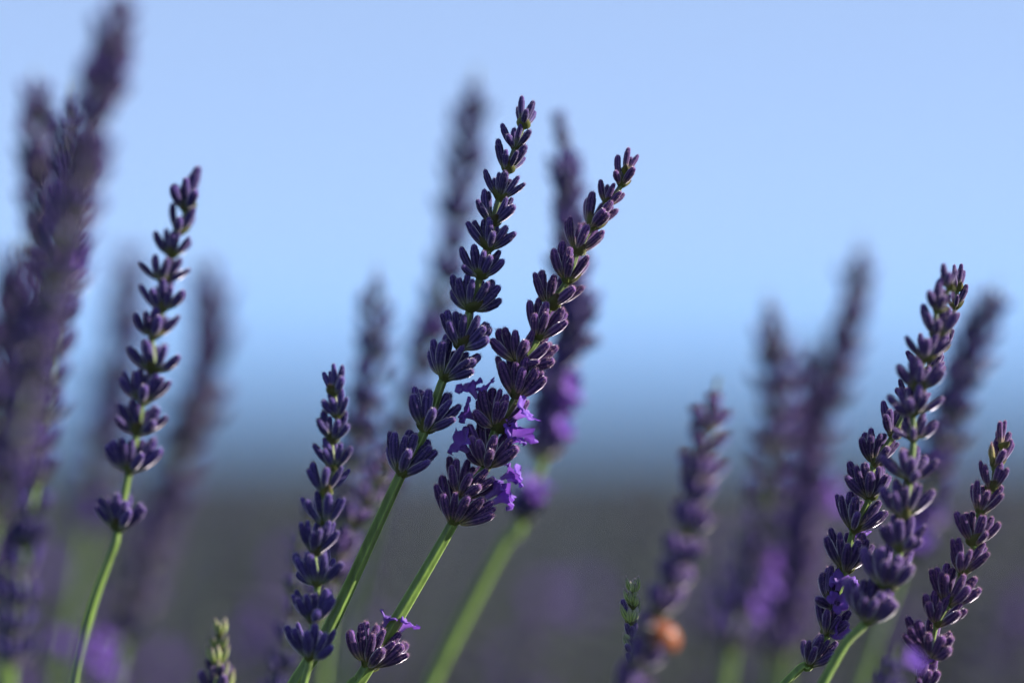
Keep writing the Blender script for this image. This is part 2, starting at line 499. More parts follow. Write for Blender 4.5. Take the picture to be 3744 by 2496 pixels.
SPIKES = [
{'name':'lavender_stem','label':'tallest sharp lavender stem in the centre,long green stalk crossing behind its left neighbour','tone':(0.93,0.98,1.08),'r':1.15,'seed':1,'group':None,'whorls':[((1.9,521.0,670.9),5.8,[(-0.1,-0.1,5.8,0),(2.1,1.3,5.0,0),(0.8,-2.9,3.0,0),(2.3,2.7,3.2,0),(-0.9,2.6,4.0,0)]),((0.5,521.1,667.0),5.2,[(-2.4,-0.1,4.6,0),(1.3,-1.0,4.7,0),(-0.1,2.1,4.0,0),(2.9,-1.7,3.2,0),(-1.3,-2.7,2.3,0)]),((-0.9,521.2,662.8),6.2,[(-1.7,-0.1,6.0,0),(-0.2,-3.0,3.8,0),(1.9,-3.0,3.5,0),(3.5,-1.2,4.8,0),(-1.3,2.7,4.3,0),(3.3,2.8,2.8,0)]),((-2.3,521.3,657.7),6.1,[(-2.7,-0.1,5.5,0),(1.3,-2.2,4.8,0),(3.6,-1.6,4.2,0),(4.7,-1.8,2.8,0),(-0.1,2.2,5.1,0),(-1.0,2.8,4.1,0)]),((-3.6,521.4,653.1),6.7,[(-1.5,-0.1,6.5,0),(-2.8,-2.6,4.4,0),(2.7,-2.3,4.8,0),(3.7,1.6,5.0,0),(4.1,-2.6,3.3,0)]),((-4.3,521.5,648.4),6.6,[(-4.0,-0.1,5.2,0),(-2.7,1.5,5.5,0),(0.3,-2.3,5.4,0),(3.3,-2.3,4.3,0),(5.0,-1.8,3.1,0),(0.9,-3.5,3.1,0),(1.5,2.7,4.7,0)]),((-5.9,521.6,643.3),6.7,[(-3.5,-0.1,5.7,0),(-1.1,-1.5,6.1,0),(-3.2,-3.4,2.0,0),(0.8,-2.8,4.8,0),(2.1,-3.1,3.9,0),(3.7,1.3,5.1,0),(4.4,-2.4,3.2,0)]),((-7.8,521.7,637.3),7.3,[(-3.2,-0.1,6.6,0),(-2.0,-2.5,5.9,0),(-0.4,-1.9,6.7,0),(0.6,-2.9,5.7,0),(3.5,-2.5,5.1,0),(4.5,2.1,4.7,0),(5.6,-0.8,4.5,0),(-3.3,3.3,3.9,0),(5.8,2.5,2.1,0)]),((-9.4,521.9,630.3),7.6,[(-3.6,-0.8,6.5,0),(-2.6,-0.2,7.1,0),(-2.2,-3.3,5.0,0),(-1.0,1.8,6.9,0),(0.7,-2.7,6.2,0),(3.3,-2.1,6.0,0),(4.5,-3.0,3.9,0),(5.2,1.8,4.7,0),(5.6,-2.2,3.8,0),(5.1,-3.3,1.8,0)]),((-12.6,522.0,624.7),8.2,[(-1.9,-1.8,7.4,0),(-0.0,-2.7,7.0,0),(1.2,1.4,7.7,0),(3.7,-2.6,6.1,0),(4.5,2.8,5.0,0),(4.9,-3.5,3.6,0),(5.9,-2.8,3.5,0),(6.8,-0.1,4.5,0),(5.6,-3.6,1.5,0),(-2.5,3.4,5.4,0)]),((-16.0,522.2,615.3),8.3,[(-1.9,-0.2,8.1,0),(-2.1,-2.8,6.7,0),(-2.0,3.2,6.0,0),(0.8,-2.2,7.6,0),(4.2,1.0,6.9,0),(4.9,-2.5,5.6,0),(6.6,-1.1,4.7,0),(1.8,-4.5,4.0,0),(5.6,-3.6,2.2,0)]),((-20.4,522.4,607.2),8.5,[(-2.0,-1.3,8.0,0),(-1.1,-1.9,7.9,0),(1.0,-2.9,7.2,0),(1.8,-0.2,8.3,0),(5.2,0.9,6.4,0),(5.6,-2.4,5.3,0),(6.7,-1.9,4.4,0),(1.7,-4.4,4.6,0),(5.4,-3.9,2.6,0),(-2.3,3.8,5.2,0)])],'spine':[(1.9,521.0,670.9),(0.5,521.1,667.0),(-0.9,521.2,662.8),(-2.3,521.3,657.7),(-3.6,521.4,653.1),(-4.3,521.5,648.4),(-5.9,521.6,643.3),(-7.8,521.7,637.3),(-9.4,521.9,630.3),(-12.6,522.0,624.7),(-16.0,522.2,615.3),(-20.4,522.4,607.2),(-24.8,522.6,597.7),(-33.6,523.0,578.9),(-39.8,523.3,569.0)]},
{'name':'lavender_stem','label':'sharp right-leaning lavender stem with open violet flowers on its lower whorls','tone':(1.25,1.0,1.0),'r':1.07,'seed':2,'group':None,'whorls':[((20.9,523.2,662.7),4.7,[(0.6,-0.1,4.7,0),(1.2,2.1,3.1,0)]),((20.1,523.2,660.4),5.7,[(-0.6,-0.1,5.6,0),(-1.2,-3.1,2.4,0),(0.5,3.3,2.0,0),(2.3,-2.5,3.1,0),(2.3,1.8,4.4,0)]),((17.3,523.3,656.5),5.1,[(-1.0,-0.1,5.0,0),(1.5,-1.6,4.2,0),(0.4,1.9,4.2,0),(2.7,-2.1,2.6,0),(2.6,1.7,3.5,0)]),((14.5,523.4,652.6),6.7,[(0.4,-0.1,6.7,0),(-0.4,2.3,5.6,0),(2.4,-3.3,3.2,0),(4.2,2.1,4.1,0),(3.2,-3.3,2.4,0)]),((12.0,523.5,648.0),6.9,[(-1.3,-0.2,6.7,0),(-2.0,1.5,6.1,0),(1.9,-2.6,5.0,0),(4.9,-1.6,4.0,0),(4.9,2.2,3.4,0),(0.2,3.5,4.0,0)]),((10.0,523.6,642.6),7.6,[(-0.7,-0.2,7.6,0),(-2.4,-2.6,6.0,0),(0.7,-2.7,6.3,0),(0.9,-3.8,4.4,0),(4.0,-2.7,4.7,0),(3.9,3.2,4.2,0)]),((6.8,523.7,638.0),7.5,[(-2.7,-2.0,6.3,0),(-1.3,1.7,6.9,0),(1.0,-3.0,5.8,0),(4.7,-2.9,3.5,0),(6.5,-0.1,3.8,0),(2.8,3.4,4.3,0),(0.3,3.6,4.8,0)]),((4.7,523.9,632.2),7.6,[(-1.5,-1.6,7.0,0),(0.3,-0.2,7.6,0),(-0.5,-3.8,4.5,0),(1.7,-3.5,4.7,0),(4.8,-1.1,5.6,0),(5.4,-2.6,3.1,0),(5.4,1.3,4.8,0)]),((1.4,524.0,627.2),7.9,[(-2.8,-1.3,7.1,0),(-4.0,-0.2,6.8,0),(-5.3,-2.1,4.9,0),(-0.8,-2.9,6.5,0),(1.2,-4.0,4.6,0),(5.4,-2.6,4.1,0),(7.0,-0.4,3.5,0),(6.3,-2.9,1.0,0),(3.5,-4.4,0.8,0),(1.7,4.1,3.7,0)]),((0.7,524.1,621.4),8.3,[(-3.5,-0.2,7.6,0),(-1.1,1.1,8.0,0),(-2.7,-2.7,6.6,0),(0.0,-3.4,6.4,0),(1.3,-4.0,5.4,0),(4.0,-3.2,5.4,0),(4.9,-3.0,4.8,0),(5.5,-3.3,3.6,0)]),((-3.0,524.2,615.4),8.0,[(-2.6,-1.1,7.4,0),(-0.6,0.9,7.8,0),(0.9,-1.6,7.6,0),(0.4,-3.9,5.2,0),(1.9,-3.7,5.2,0),(4.0,2.6,5.4,0),(6.0,-0.1,5.4,0),(-4.7,-0.2,8.1,1),(-2.4,-0.2,7.8,1),(-5.6,-1.8,3.2,1),(-3.9,-3.8,3.5,0),(5.7,-1.7,3.5,1)]),((-4.8,524.4,608.6),9.0,[(-3.1,-2.0,7.9,0),(-1.1,-0.2,8.9,0),(0.5,2.7,7.7,0),(1.7,-4.3,5.8,0),(4.7,-3.5,5.4,0),(5.8,-3.7,3.7,0),(1.0,-5.3,3.1,0),(-2.6,-4.1,5.7,0),(-4.9,-2.4,4.3,1),(6.2,-0.1,6.7,1),(5.4,-1.8,5.7,1),(-1.3,-4.7,5.0,0)]),((-9.5,524.5,603.0),7.9,[(-2.1,-0.2,7.6,0),(-0.7,-2.4,7.1,0),(1.5,1.7,7.1,0),(2.0,-4.0,4.5,0),(5.0,-2.3,5.2,0),(6.0,-2.5,3.5,0),(3.7,-4.2,2.2,0),(-1.6,-3.2,6.0,0),(9.4,-0.1,4.4,1),(10.6,-0.1,3.8,3)]),((-10.9,524.6,598.2),9.1,[(-3.1,-3.0,7.3,0),(-2.0,-0.2,8.9,0),(-0.5,2.1,8.3,0),(-1.7,-4.5,5.6,0),(0.6,-4.5,5.8,0),(2.9,-4.5,5.1,0),(5.6,-3.5,4.8,0),(7.4,-2.3,4.1,0),(7.9,-2.4,2.9,0),(7.6,-3.0,1.9,0),(9.6,-0.1,5.0,1),(8.6,-0.1,6.7,1)]),((-26.6,525.2,571.7),8.9,[(-3.2,-2.9,7.1,0),(-1.1,-2.2,8.3,0),(-0.4,1.4,8.4,0),(1.7,2.1,7.7,0),(1.3,-4.0,6.5,0),(3.2,-3.0,7.2,0),(3.1,-4.9,3.8,0),(5.1,-3.6,5.0,0),(6.0,-0.1,6.5,0),(6.7,-2.8,4.4,0),(7.4,1.2,4.2,0),(7.6,-2.6,2.6,0),(3.8,-0.2,9.4,3),(7.4,-0.2,8.2,3)])],'spine':[(20.9,523.2,662.7),(20.1,523.2,660.4),(17.3,523.3,656.5),(14.5,523.4,652.6),(12.0,523.5,648.0),(10.0,523.6,642.6),(6.8,523.7,638.0),(4.7,523.9,632.2),(1.4,524.0,627.2),(0.7,524.1,621.4),(-3.0,524.2,615.4),(-4.8,524.4,608.6),(-9.5,524.5,603.0),(-10.9,524.6,598.2),(-26.6,525.2,571.7),(-29.1,525.3,568.8)]},
{'name':'lavender_stem','label':'sharp upright lavender stem of dark blue buds standing before the long green stalk','tone':(0.85,0.95,1.15),'r':0.88,'seed':3,'group':None,'whorls':[((-32.3,516.1,621.9),5.6,[(-0.1,-0.1,5.6,0),(1.6,-0.7,5.3,0),(-0.9,2.1,4.2,0),(1.7,-2.8,3.1,0)]),((-31.6,516.2,617.7),5.6,[(-1.6,-0.1,5.3,0),(-2.6,-2.4,3.1,0),(0.8,-1.1,5.3,0),(1.9,-2.5,3.6,0),(-1.0,-2.6,3.5,0)]),((-32.7,516.3,613.3),6.1,[(-2.4,-2.3,4.2,0),(-1.4,-1.1,5.7,0),(-0.5,2.4,4.5,0),(2.7,-0.1,5.5,0),(1.4,-2.8,4.0,0),(3.2,-2.6,3.2,0)]),((-32.3,516.4,608.4),6.0,[(-3.7,-0.8,4.5,0),(-1.7,-0.1,5.7,0),(-1.6,-2.9,3.6,0),(1.4,-2.2,4.7,0),(3.3,-2.0,4.0,0)]),((-34.0,516.5,603.8),6.2,[(-3.0,-1.8,4.6,0),(-2.2,-0.1,5.8,0),(0.6,-2.5,4.9,0),(3.2,-1.1,5.1,0),(0.4,2.9,3.8,0)]),((-33.8,516.6,598.1),6.7,[(-4.4,-0.1,5.1,0),(-3.4,-2.2,4.7,0),(-1.5,1.8,5.8,0),(0.7,-2.2,5.9,0),(3.5,-1.9,5.1,0),(2.5,2.3,4.8,0)]),((-35.8,516.7,593.1),6.8,[(-2.4,-1.9,5.7,0),(-1.2,-1.8,6.1,0),(-0.0,-3.5,4.0,0),(1.3,-3.3,4.5,0),(3.5,-0.1,5.8,0),(4.5,-2.1,4.1,0)]),((-35.3,516.9,587.3),7.2,[(-4.2,-0.1,5.8,0),(-3.7,-2.1,5.2,0),(-2.5,2.9,4.7,0),(-1.1,-2.8,5.7,0),(1.4,-2.7,5.9,0),(2.9,2.6,4.7,0),(4.7,-2.4,4.2,0),(-3.9,3.5,2.1,0)]),((-36.1,517.0,580.7),6.6,[(-3.7,-1.3,5.1,0),(-3.2,-0.1,5.8,0),(-2.7,-2.6,4.5,0),(-1.1,-2.6,5.2,0),(2.6,-0.7,6.0,0),(3.6,-1.6,5.1,0),(4.0,-2.0,4.4,0),(1.1,-3.9,2.3,0)]),((-36.7,517.2,573.9),7.5,[(-4.4,-0.1,6.1,0),(-2.8,-2.6,5.8,0),(-2.6,2.4,5.6,0),(-0.3,-3.5,5.4,0),(1.2,-2.3,6.7,0),(3.1,-3.2,5.0,0),(4.7,-1.7,5.4,0),(4.4,-3.6,2.7,0)])],'spine':[(-32.3,516.1,621.9),(-31.6,516.2,617.7),(-32.7,516.3,613.3),(-32.3,516.4,608.4),(-34.0,516.5,603.8),(-33.8,516.6,598.1),(-35.8,516.7,593.1),(-35.3,516.9,587.3),(-36.1,517.0,580.7),(-36.7,517.2,573.9),(-37.7,517.3,569.6)]},
{'name':'lavender_stem','label':'slightly soft lavender stem at left with spread buds and a lone lowest whorl','tone':(0.9,0.95,1.1),'r':0.92,'seed':4,'group':None,'back':5,'wf':1.12,'fill':1,'whorls':[((-61.5,535.8,656.7),8.5,[(2.4,-0.2,8.2,0),(0.4,-3.8,5.8,0),(-1.9,-4.2,4.4,0),(0.7,3.9,5.6,0),(2.4,-4.7,3.3,0),(-1.7,4.5,4.3,0)]),((-62.9,535.9,652.2),6.0,[(-1.1,-0.1,5.9,0),(0.6,-3.2,2.9,0),(3.1,-1.1,4.9,0),(2.6,2.4,3.6,0)]),((-64.2,536.0,648.0),5.7,[(-3.2,-0.1,4.7,0),(-1.2,1.1,5.3,0),(1.6,-2.2,4.3,0),(3.6,-1.8,3.6,0)]),((-66.1,536.1,643.0),6.0,[(-4.0,-1.3,3.9,0),(-1.0,-1.6,5.3,0),(1.9,1.8,4.8,0),(3.7,-0.1,4.7,0),(5.4,-0.4,2.6,0)]),((-66.1,536.2,637.6),6.4,[(-3.9,-0.1,5.1,0),(-1.5,-2.8,4.2,0),(2.2,-2.6,4.5,0),(4.4,-1.9,3.9,0),(0.2,3.0,4.2,0)]),((-67.8,536.4,632.6),6.6,[(-2.9,-2.2,4.7,0),(-0.9,-2.6,5.0,0),(1.7,-3.2,4.0,0),(2.2,2.7,4.2,0),(5.0,-0.1,4.3,0)]),((-67.6,536.5,626.1),6.7,[(-4.7,-0.1,4.8,0),(-1.5,-1.4,6.2,0),(2.5,-2.5,5.0,0),(5.1,-2.1,3.2,0),(-0.1,2.6,5.1,0)]),((-69.7,536.6,620.4),6.9,[(-3.9,-1.8,4.8,0),(-3.4,-0.1,6.1,0),(-1.0,-2.0,6.1,0),(4.2,-2.1,4.8,0),(5.4,-1.0,4.2,0),(0.9,-3.9,3.2,0),(1.7,3.0,4.3,0)]),((-70.8,536.8,614.6),6.6,[(-3.5,-2.8,3.1,0),(-3.2,-0.7,5.7,0),(-2.1,2.0,5.4,0),(-0.4,3.0,4.4,0),(2.0,2.5,4.6,0),(4.3,-1.2,4.9,0),(5.7,-0.1,3.4,0),(3.8,-3.3,2.3,0)]),((-72.3,536.9,607.3),7.8,[(-3.8,-2.6,5.3,0),(-2.7,-2.6,6.1,0),(-0.9,-2.7,6.6,0),(3.1,-4.1,3.6,0),(5.0,-0.1,6.1,0),(6.3,-1.0,4.5,0),(-0.5,3.6,5.0,0),(-4.4,3.3,3.9,0)]),((-74.4,537.2,596.4),7.2,[(-3.8,-2.2,4.8,0),(-3.4,-0.1,6.3,0),(-2.3,1.9,6.0,0),(0.2,-1.5,6.9,0),(1.9,-2.8,5.6,0),(4.6,-1.7,5.1,0),(5.3,-1.8,4.3,0),(2.8,-3.6,3.9,0)])],'spine':[(-61.5,535.8,656.7),(-62.9,535.9,652.2),(-64.2,536.0,648.0),(-66.1,536.1,643.0),(-66.1,536.2,637.6),(-67.8,536.4,632.6),(-67.6,536.5,626.1),(-69.7,536.6,620.4),(-70.8,536.8,614.6),(-72.3,536.9,607.3),(-74.4,537.2,596.4),(-74.8,537.2,594.0),(-76.4,537.3,589.9),(-78.4,537.4,584.4),(-80.1,537.6,578.7),(-81.3,537.7,573.2),(-82.4,537.8,567.6)]},
{'name':'lavender_stem','label':'soft purple lavender stem in front at right,overlapping a sharper one,green stalk below','tone':(1.25,1.2,1.2),'r':1.05,'seed':5,'group':None,'back':5,'wf':1.05,'whorls':[((78.7,512.2,640.8),4.8,[(-1.0,-0.1,4.7,0),(-0.2,-2.3,3.0,0),(-0.9,2.3,2.7,0)]),((76.5,512.3,636.9),6.1,[(-1.8,-3.0,3.5,0),(0.2,-2.2,5.0,0),(1.0,-0.1,6.0,0),(2.4,-2.8,3.0,0),(1.0,-3.3,2.6,0)]),((76.3,512.4,632.0),6.6,[(-2.3,-0.1,6.2,0),(-1.9,-2.7,4.7,0),(-0.0,-3.6,3.2,0),(2.8,1.4,5.6,0),(3.8,-1.5,4.6,0)]),((74.3,512.4,628.0),6.1,[(-3.6,-1.8,4.3,0),(-0.4,2.2,4.9,0),(0.3,-3.0,3.8,0),(4.1,-0.1,4.6,0),(4.7,-1.0,3.5,0),(-0.9,-2.8,4.2,0)]),((73.1,512.6,622.6),6.7,[(-3.9,-2.2,4.5,0),(-1.3,-1.4,6.3,0),(0.3,-3.0,4.6,0),(4.3,-0.1,5.1,0),(4.5,-1.9,3.5,0),(2.6,2.8,4.3,0)]),((72.3,512.7,618.2),6.3,[(-4.8,-1.8,3.4,0),(-2.1,2.0,4.8,0),(-1.2,-3.6,2.8,0),(2.1,-2.8,3.8,0),(5.5,-0.1,3.1,0),(-3.9,-3.2,1.6,0)]),((72.3,512.8,613.5),5.5,[(-4.1,-2.0,2.4,0),(-1.1,2.6,3.1,0),(-0.4,-3.1,2.4,0),(2.0,-2.0,3.9,0),(4.3,-0.1,3.4,0),(1.9,2.6,3.1,0)]),((71.6,512.9,606.1),7.1,[(-5.2,-0.1,4.8,0),(-1.6,-2.5,5.8,0),(0.0,-3.6,4.4,0),(0.9,-4.2,1.9,0),(4.9,-1.8,4.0,0),(3.4,3.2,3.5,0)]),((70.4,513.1,599.7),7.5,[(-4.1,-2.2,5.6,0),(-0.1,2.7,5.8,0),(0.3,-3.2,5.6,0),(2.8,-2.3,6.0,0),(5.7,-0.1,4.9,0),(-2.0,-3.7,4.7,0)]),((69.9,513.2,593.8),6.7,[(-2.3,-2.7,4.9,0),(-0.1,-2.4,5.6,0),(2.0,-3.6,2.6,0),(4.5,-1.1,4.5,0),(3.6,-3.1,2.0,0),(2.2,-0.1,6.3,0),(-3.7,-2.4,4.4,0)]),((67.4,513.4,586.9),8.6,[(-4.2,-0.2,7.5,0),(-1.3,-2.7,7.7,0),(-0.6,-4.5,5.3,0),(2.0,-3.7,6.1,0),(4.3,-3.7,4.4,0),(-2.5,3.2,5.9,0),(1.4,-4.5,4.8,0)]),((63.7,513.5,580.8),8.5,[(-3.3,-0.2,7.8,0),(0.0,1.8,7.7,0),(-0.8,-4.6,4.8,0),(2.8,-3.6,5.7,0),(4.4,-3.4,4.7,0),(5.2,-3.4,3.7,0),(-2.1,-3.5,6.4,0),(1.4,-4.5,4.5,0)])],'spine':[(78.7,512.2,640.8),(76.5,512.3,636.9),(76.3,512.4,632.0),(74.3,512.4,628.0),(73.1,512.6,622.6),(72.3,512.7,618.2),(72.3,512.8,613.5),(71.6,512.9,606.1),(70.4,513.1,599.7),(69.9,513.2,593.8),(67.4,513.4,586.9),(63.7,513.5,580.8),(60.1,513.6,577.1),(56.0,513.7,570.0)]},
{'name':'lavender_stem','label':'sharp lavender stem at right half hidden behind a softer one,violet petal low down','tone':(1.05,0.95,1.0),'r':0.85,'seed':6,'group':None,'whorls':[((81.7,521.7,641.0),5.0,[(0.8,-0.1,4.9,0),(-0.9,-2.5,2.8,0),(1.6,1.8,3.7,0)]),((81.3,521.7,637.7),4.9,[(2.2,-0.1,4.4,0),(0.1,-2.7,2.3,0),(0.1,3.0,0.9,0),(2.2,2.0,3.2,0)]),((79.6,521.8,633.4),4.3,[(2.5,-0.1,3.5,0),(1.5,0.7,3.9,0),(0.8,1.3,3.7,0)]),((78.7,521.9,629.8),4.7,[(2.3,-0.1,4.1,0),(1.0,-2.3,2.7,0),(-0.8,1.6,3.8,0)]),((76.4,522.0,625.5),6.0,[(2.5,-2.9,2.3,0),(3.5,3.0,1.5,0),(-4.0,-0.1,4.4,0)]),((73.1,522.1,620.5),4.7,[(-2.0,-0.1,4.3,0),(-1.0,-2.5,2.6,0),(3.9,1.5,1.6,0),(-2.9,-1.9,2.5,0)]),((69.8,522.3,614.2),6.9,[(-1.7,-0.1,6.6,0),(-0.8,-3.0,5.0,0),(1.2,2.9,4.8,0),(0.6,-4.2,0.5,0),(-1.7,-3.5,4.0,0)]),((66.4,522.4,609.0),6.8,[(-2.6,-2.6,5.0,0),(-1.5,1.6,6.0,0),(-0.5,-0.2,6.8,0),(1.0,-2.3,5.8,0),(-0.8,-2.7,5.5,0),(4.8,1.9,4.0,0),(2.3,-3.4,3.3,0)]),((65.5,522.5,602.8),7.8,[(-3.7,-0.2,6.9,0),(-2.7,-2.9,6.1,0),(-0.8,2.4,6.5,0),(-4.6,-3.3,4.2,0),(-0.1,-3.9,5.0,0),(1.6,-3.1,6.0,0),(2.8,-3.6,4.5,0),(4.3,3.2,4.1,0)]),((62.6,522.6,596.8),7.6,[(-3.1,-0.2,6.9,0),(-2.4,-2.0,6.7,0),(-0.4,0.7,7.4,0),(0.2,-2.7,6.5,0),(0.4,-4.2,3.7,0),(5.1,0.4,5.6,0),(5.1,-2.5,3.7,0),(6.5,1.4,3.5,0)]),((61.1,522.8,589.5),8.4,[(-2.7,-0.2,8.0,0),(-3.8,-2.7,6.5,0),(-1.3,-2.8,7.3,0),(0.8,2.6,7.0,0),(0.1,-4.2,5.3,0),(2.2,-3.6,5.9,0),(3.8,-2.7,6.1,0),(2.6,1.0,7.4,1),(5.6,2.7,4.6,0)]),((58.9,523.0,582.9),7.7,[(-0.3,-0.2,7.7,0),(1.2,1.2,7.2,0),(1.1,-2.2,5.1,1),(3.5,-2.0,4.4,1),(-3.5,-4.3,2.0,0),(0.7,-2.8,1.4,1)]),((57.7,523.1,577.8),6.9,[(-0.2,-3.3,4.9,0),(1.5,-2.5,5.7,0),(2.1,-3.4,3.8,0),(4.2,-1.9,4.6,0),(3.5,-3.3,2.7,0),(2.5,-2.4,0.9,1),(-1.5,-0.2,6.8,0)]),((54.6,523.2,572.2),6.7,[(-0.8,2.8,4.4,0),(0.7,-3.6,3.7,0),(2.0,-2.2,5.6,0),(3.4,-2.0,4.9,0),(5.1,-0.1,4.4,0),(4.3,-2.7,2.5,0),(-0.3,-3.1,4.9,0)])],'spine':[(81.7,521.7,641.0),(81.3,521.7,637.7),(79.6,521.8,633.4),(78.7,521.9,629.8),(76.4,522.0,625.5),(73.1,522.1,620.5),(69.8,522.3,614.2),(66.4,522.4,609.0),(65.5,522.5,602.8),(62.6,522.6,596.8),(61.1,522.8,589.5),(58.9,523.0,582.9),(57.7,523.1,577.8),(54.6,523.2,572.2),(53.3,523.2,572.1),(50.1,523.3,569.0)]},
{'name':'lavender_stem','label':'sharp lavender stem farthest right,with a pointed leaflet near its tip','tone':(1.3,1.0,1.0),'r':0.7,'seed':7,'group':None,'whorls':[((89.6,520.3,612.1),5.1,[(-0.5,-1.0,4.9,0),(0.6,-0.1,5.1,0),(-0.5,2.4,3.1,0)]),((88.2,520.4,608.6),6.0,[(-0.9,-2.4,4.7,2),(0.9,2.7,3.8,0),(1.4,-3.0,3.2,0),(3.2,-0.1,5.1,0),(3.7,1.3,4.4,0)]),((87.6,520.5,604.4),5.8,[(-2.0,-0.1,5.4,0),(-1.5,-2.1,4.7,0),(1.6,-1.3,5.2,0),(2.8,-1.8,4.1,0)]),((85.4,520.6,600.1),6.7,[(-0.7,2.3,5.3,0),(-0.6,-1.7,6.2,0),(1.2,-3.2,4.3,0),(4.3,-0.1,5.1,0),(4.0,-2.3,3.7,0)]),((84.4,520.7,594.4),6.9,[(-3.3,-0.1,6.1,0),(-2.5,-2.3,5.7,0),(0.1,1.8,6.1,0),(1.7,-2.4,5.5,0),(3.8,1.7,5.1,0),(4.5,-1.8,4.2,0),(1.8,-3.8,2.5,0)]),((82.1,520.8,589.2),7.1,[(-1.9,-1.8,6.5,0),(-0.7,-1.7,6.7,0),(-0.6,-3.8,4.1,0),(1.3,-3.4,4.5,0),(4.3,-0.1,5.7,0),(4.8,-2.0,3.9,0),(-0.8,3.0,4.7,0)]),((79.6,520.9,583.4),7.4,[(-3.1,-0.2,6.7,0),(-2.1,-0.9,7.1,0),(-1.4,-2.7,6.3,0),(1.3,1.5,6.8,0),(-0.7,-3.1,5.8,0),(2.8,-2.4,5.8,0),(5.2,-0.7,5.2,0),(3.5,-3.4,3.6,0),(5.8,-1.8,3.2,0)]),((77.6,521.0,579.7),6.6,[(-2.3,-1.6,5.9,0),(-0.3,-0.1,6.6,0),(0.3,-3.2,4.5,0),(4.4,-1.6,4.2,0),(3.9,-2.7,2.7,0),(5.3,-1.4,3.0,0),(-1.9,-3.1,4.5,0)]),((76.4,521.2,573.7),8.7,[(-5.3,-3.8,4.7,0),(-4.2,-0.2,7.7,0),(-2.7,-3.1,7.2,0),(-0.9,-4.7,5.0,0),(1.2,4.3,4.8,0),(1.8,-4.7,4.3,0),(3.5,-4.2,4.2,0),(3.0,-4.8,2.3,0),(-4.2,-3.5,6.0,0)]),((74.8,521.3,567.8),6.7,[(2.8,-2.9,3.8,0),(1.2,-3.4,4.0,0),(-1.0,-4.0,2.5,0),(2.7,-0.1,6.1,0),(-0.2,-1.7,5.2,1)])],'spine':[(89.6,520.3,612.1),(88.2,520.4,608.6),(87.6,520.5,604.4),(85.4,520.6,600.1),(84.4,520.7,594.4),(82.1,520.8,589.2),(79.6,520.9,583.4),(77.6,521.0,579.7),(76.4,521.2,573.7),(74.8,521.3,567.8),(72.7,521.4,564.1),(71.1,521.4,561.4)]},
{'name':'lavender_stem','label':'small young lavender tip with greenish bracts beside the stem carrying the beetle','tone':(1.25,1.35,1.2),'r':0.6,'seed':8,'group':None,'wf':1.3,'whorls':[((22.1,521.9,585.1),3.9,[(-1.2,-0.1,3.7,2),(1.1,-0.3,3.7,2),(-0.1,-1.7,3.0,2),(-0.4,1.7,2.6,2),(0.5,-1.9,2.6,2)]),((22.3,522.0,582.8),4.2,[(-1.9,-0.1,3.7,2),(0.6,-2.0,2.7,2),(0.2,-1.4,3.7,2),(-0.8,-1.6,3.4,2)]),((21.7,522.0,580.0),4.9,[(-1.5,-0.9,4.6,0),(-2.0,-1.5,4.0,2),(1.2,-2.3,3.2,2),(1.7,-0.1,4.6,2),(-0.3,-2.5,3.2,2)]),((21.9,522.1,577.1),3.3,[(-1.0,-0.9,3.0,0),(1.4,-1.8,0.9,2),(-1.6,-1.7,1.4,2),(0.8,-0.1,3.2,0)]),((22.1,522.1,574.7),3.9,[(-1.3,-2.2,1.7,0),(0.5,-1.9,2.6,2),(-1.7,-0.1,3.6,2),(1.3,-1.8,2.6,0)]),((22.4,522.2,571.8),3.3,[(-1.3,-0.1,3.0,0),(1.1,-1.0,2.8,0),(0.1,-0.6,3.2,2)]),((22.4,522.3,568.6),3.2,[(-1.3,-0.4,2.9,0),(1.2,-0.7,2.8,0),(0.0,-0.1,3.2,0)])],'spine':[(22.1,521.9,585.1),(22.3,522.0,582.8),(21.7,522.0,580.0),(21.9,522.1,577.1),(22.1,522.1,574.7),(22.4,522.2,571.8),(22.4,522.3,568.6),(21.9,522.4,563.9)]},
{'name':'lavender_stem','label':'small soft young lavender tip,pale green,rising from the bottom edge left of centre','tone':(1.15,1.2,1.0),'r':0.8,'seed':9,'group':None,'wf':1.25,'whorls':[((-55.0,537.1,576.3),3.8,[(-0.9,-0.1,3.7,2),(1.1,-1.1,3.3,2),(0.1,-1.5,3.1,2),(0.4,1.5,2.6,2)]),((-55.3,537.2,573.5),3.8,[(-1.6,-0.7,3.3,2),(1.9,-0.8,3.2,2),(-0.3,-0.1,3.8,2),(0.9,-0.8,3.6,2)]),((-55.5,537.2,570.8),4.8,[(-2.0,-0.1,4.4,2),(2.3,-0.9,4.2,2),(0.3,-1.7,4.2,2),(-0.8,-2.0,3.7,2)]),((-55.6,537.3,567.8),5.0,[(-1.9,-0.1,4.6,0),(2.3,-1.3,4.2,2),(0.4,-1.6,4.5,2),(1.3,-2.3,3.5,0)]),((-55.7,537.4,564.8),6.5,[(-2.9,-1.5,5.4,0),(3.3,-0.1,5.6,2),(0.1,-2.5,5.4,2),(1.8,-2.9,4.6,0)])],'spine':[(-55.0,537.1,576.3),(-55.3,537.2,573.5),(-55.5,537.2,570.8),(-55.6,537.3,567.8),(-55.7,537.4,564.8),(-56.0,537.5,559.7)]},
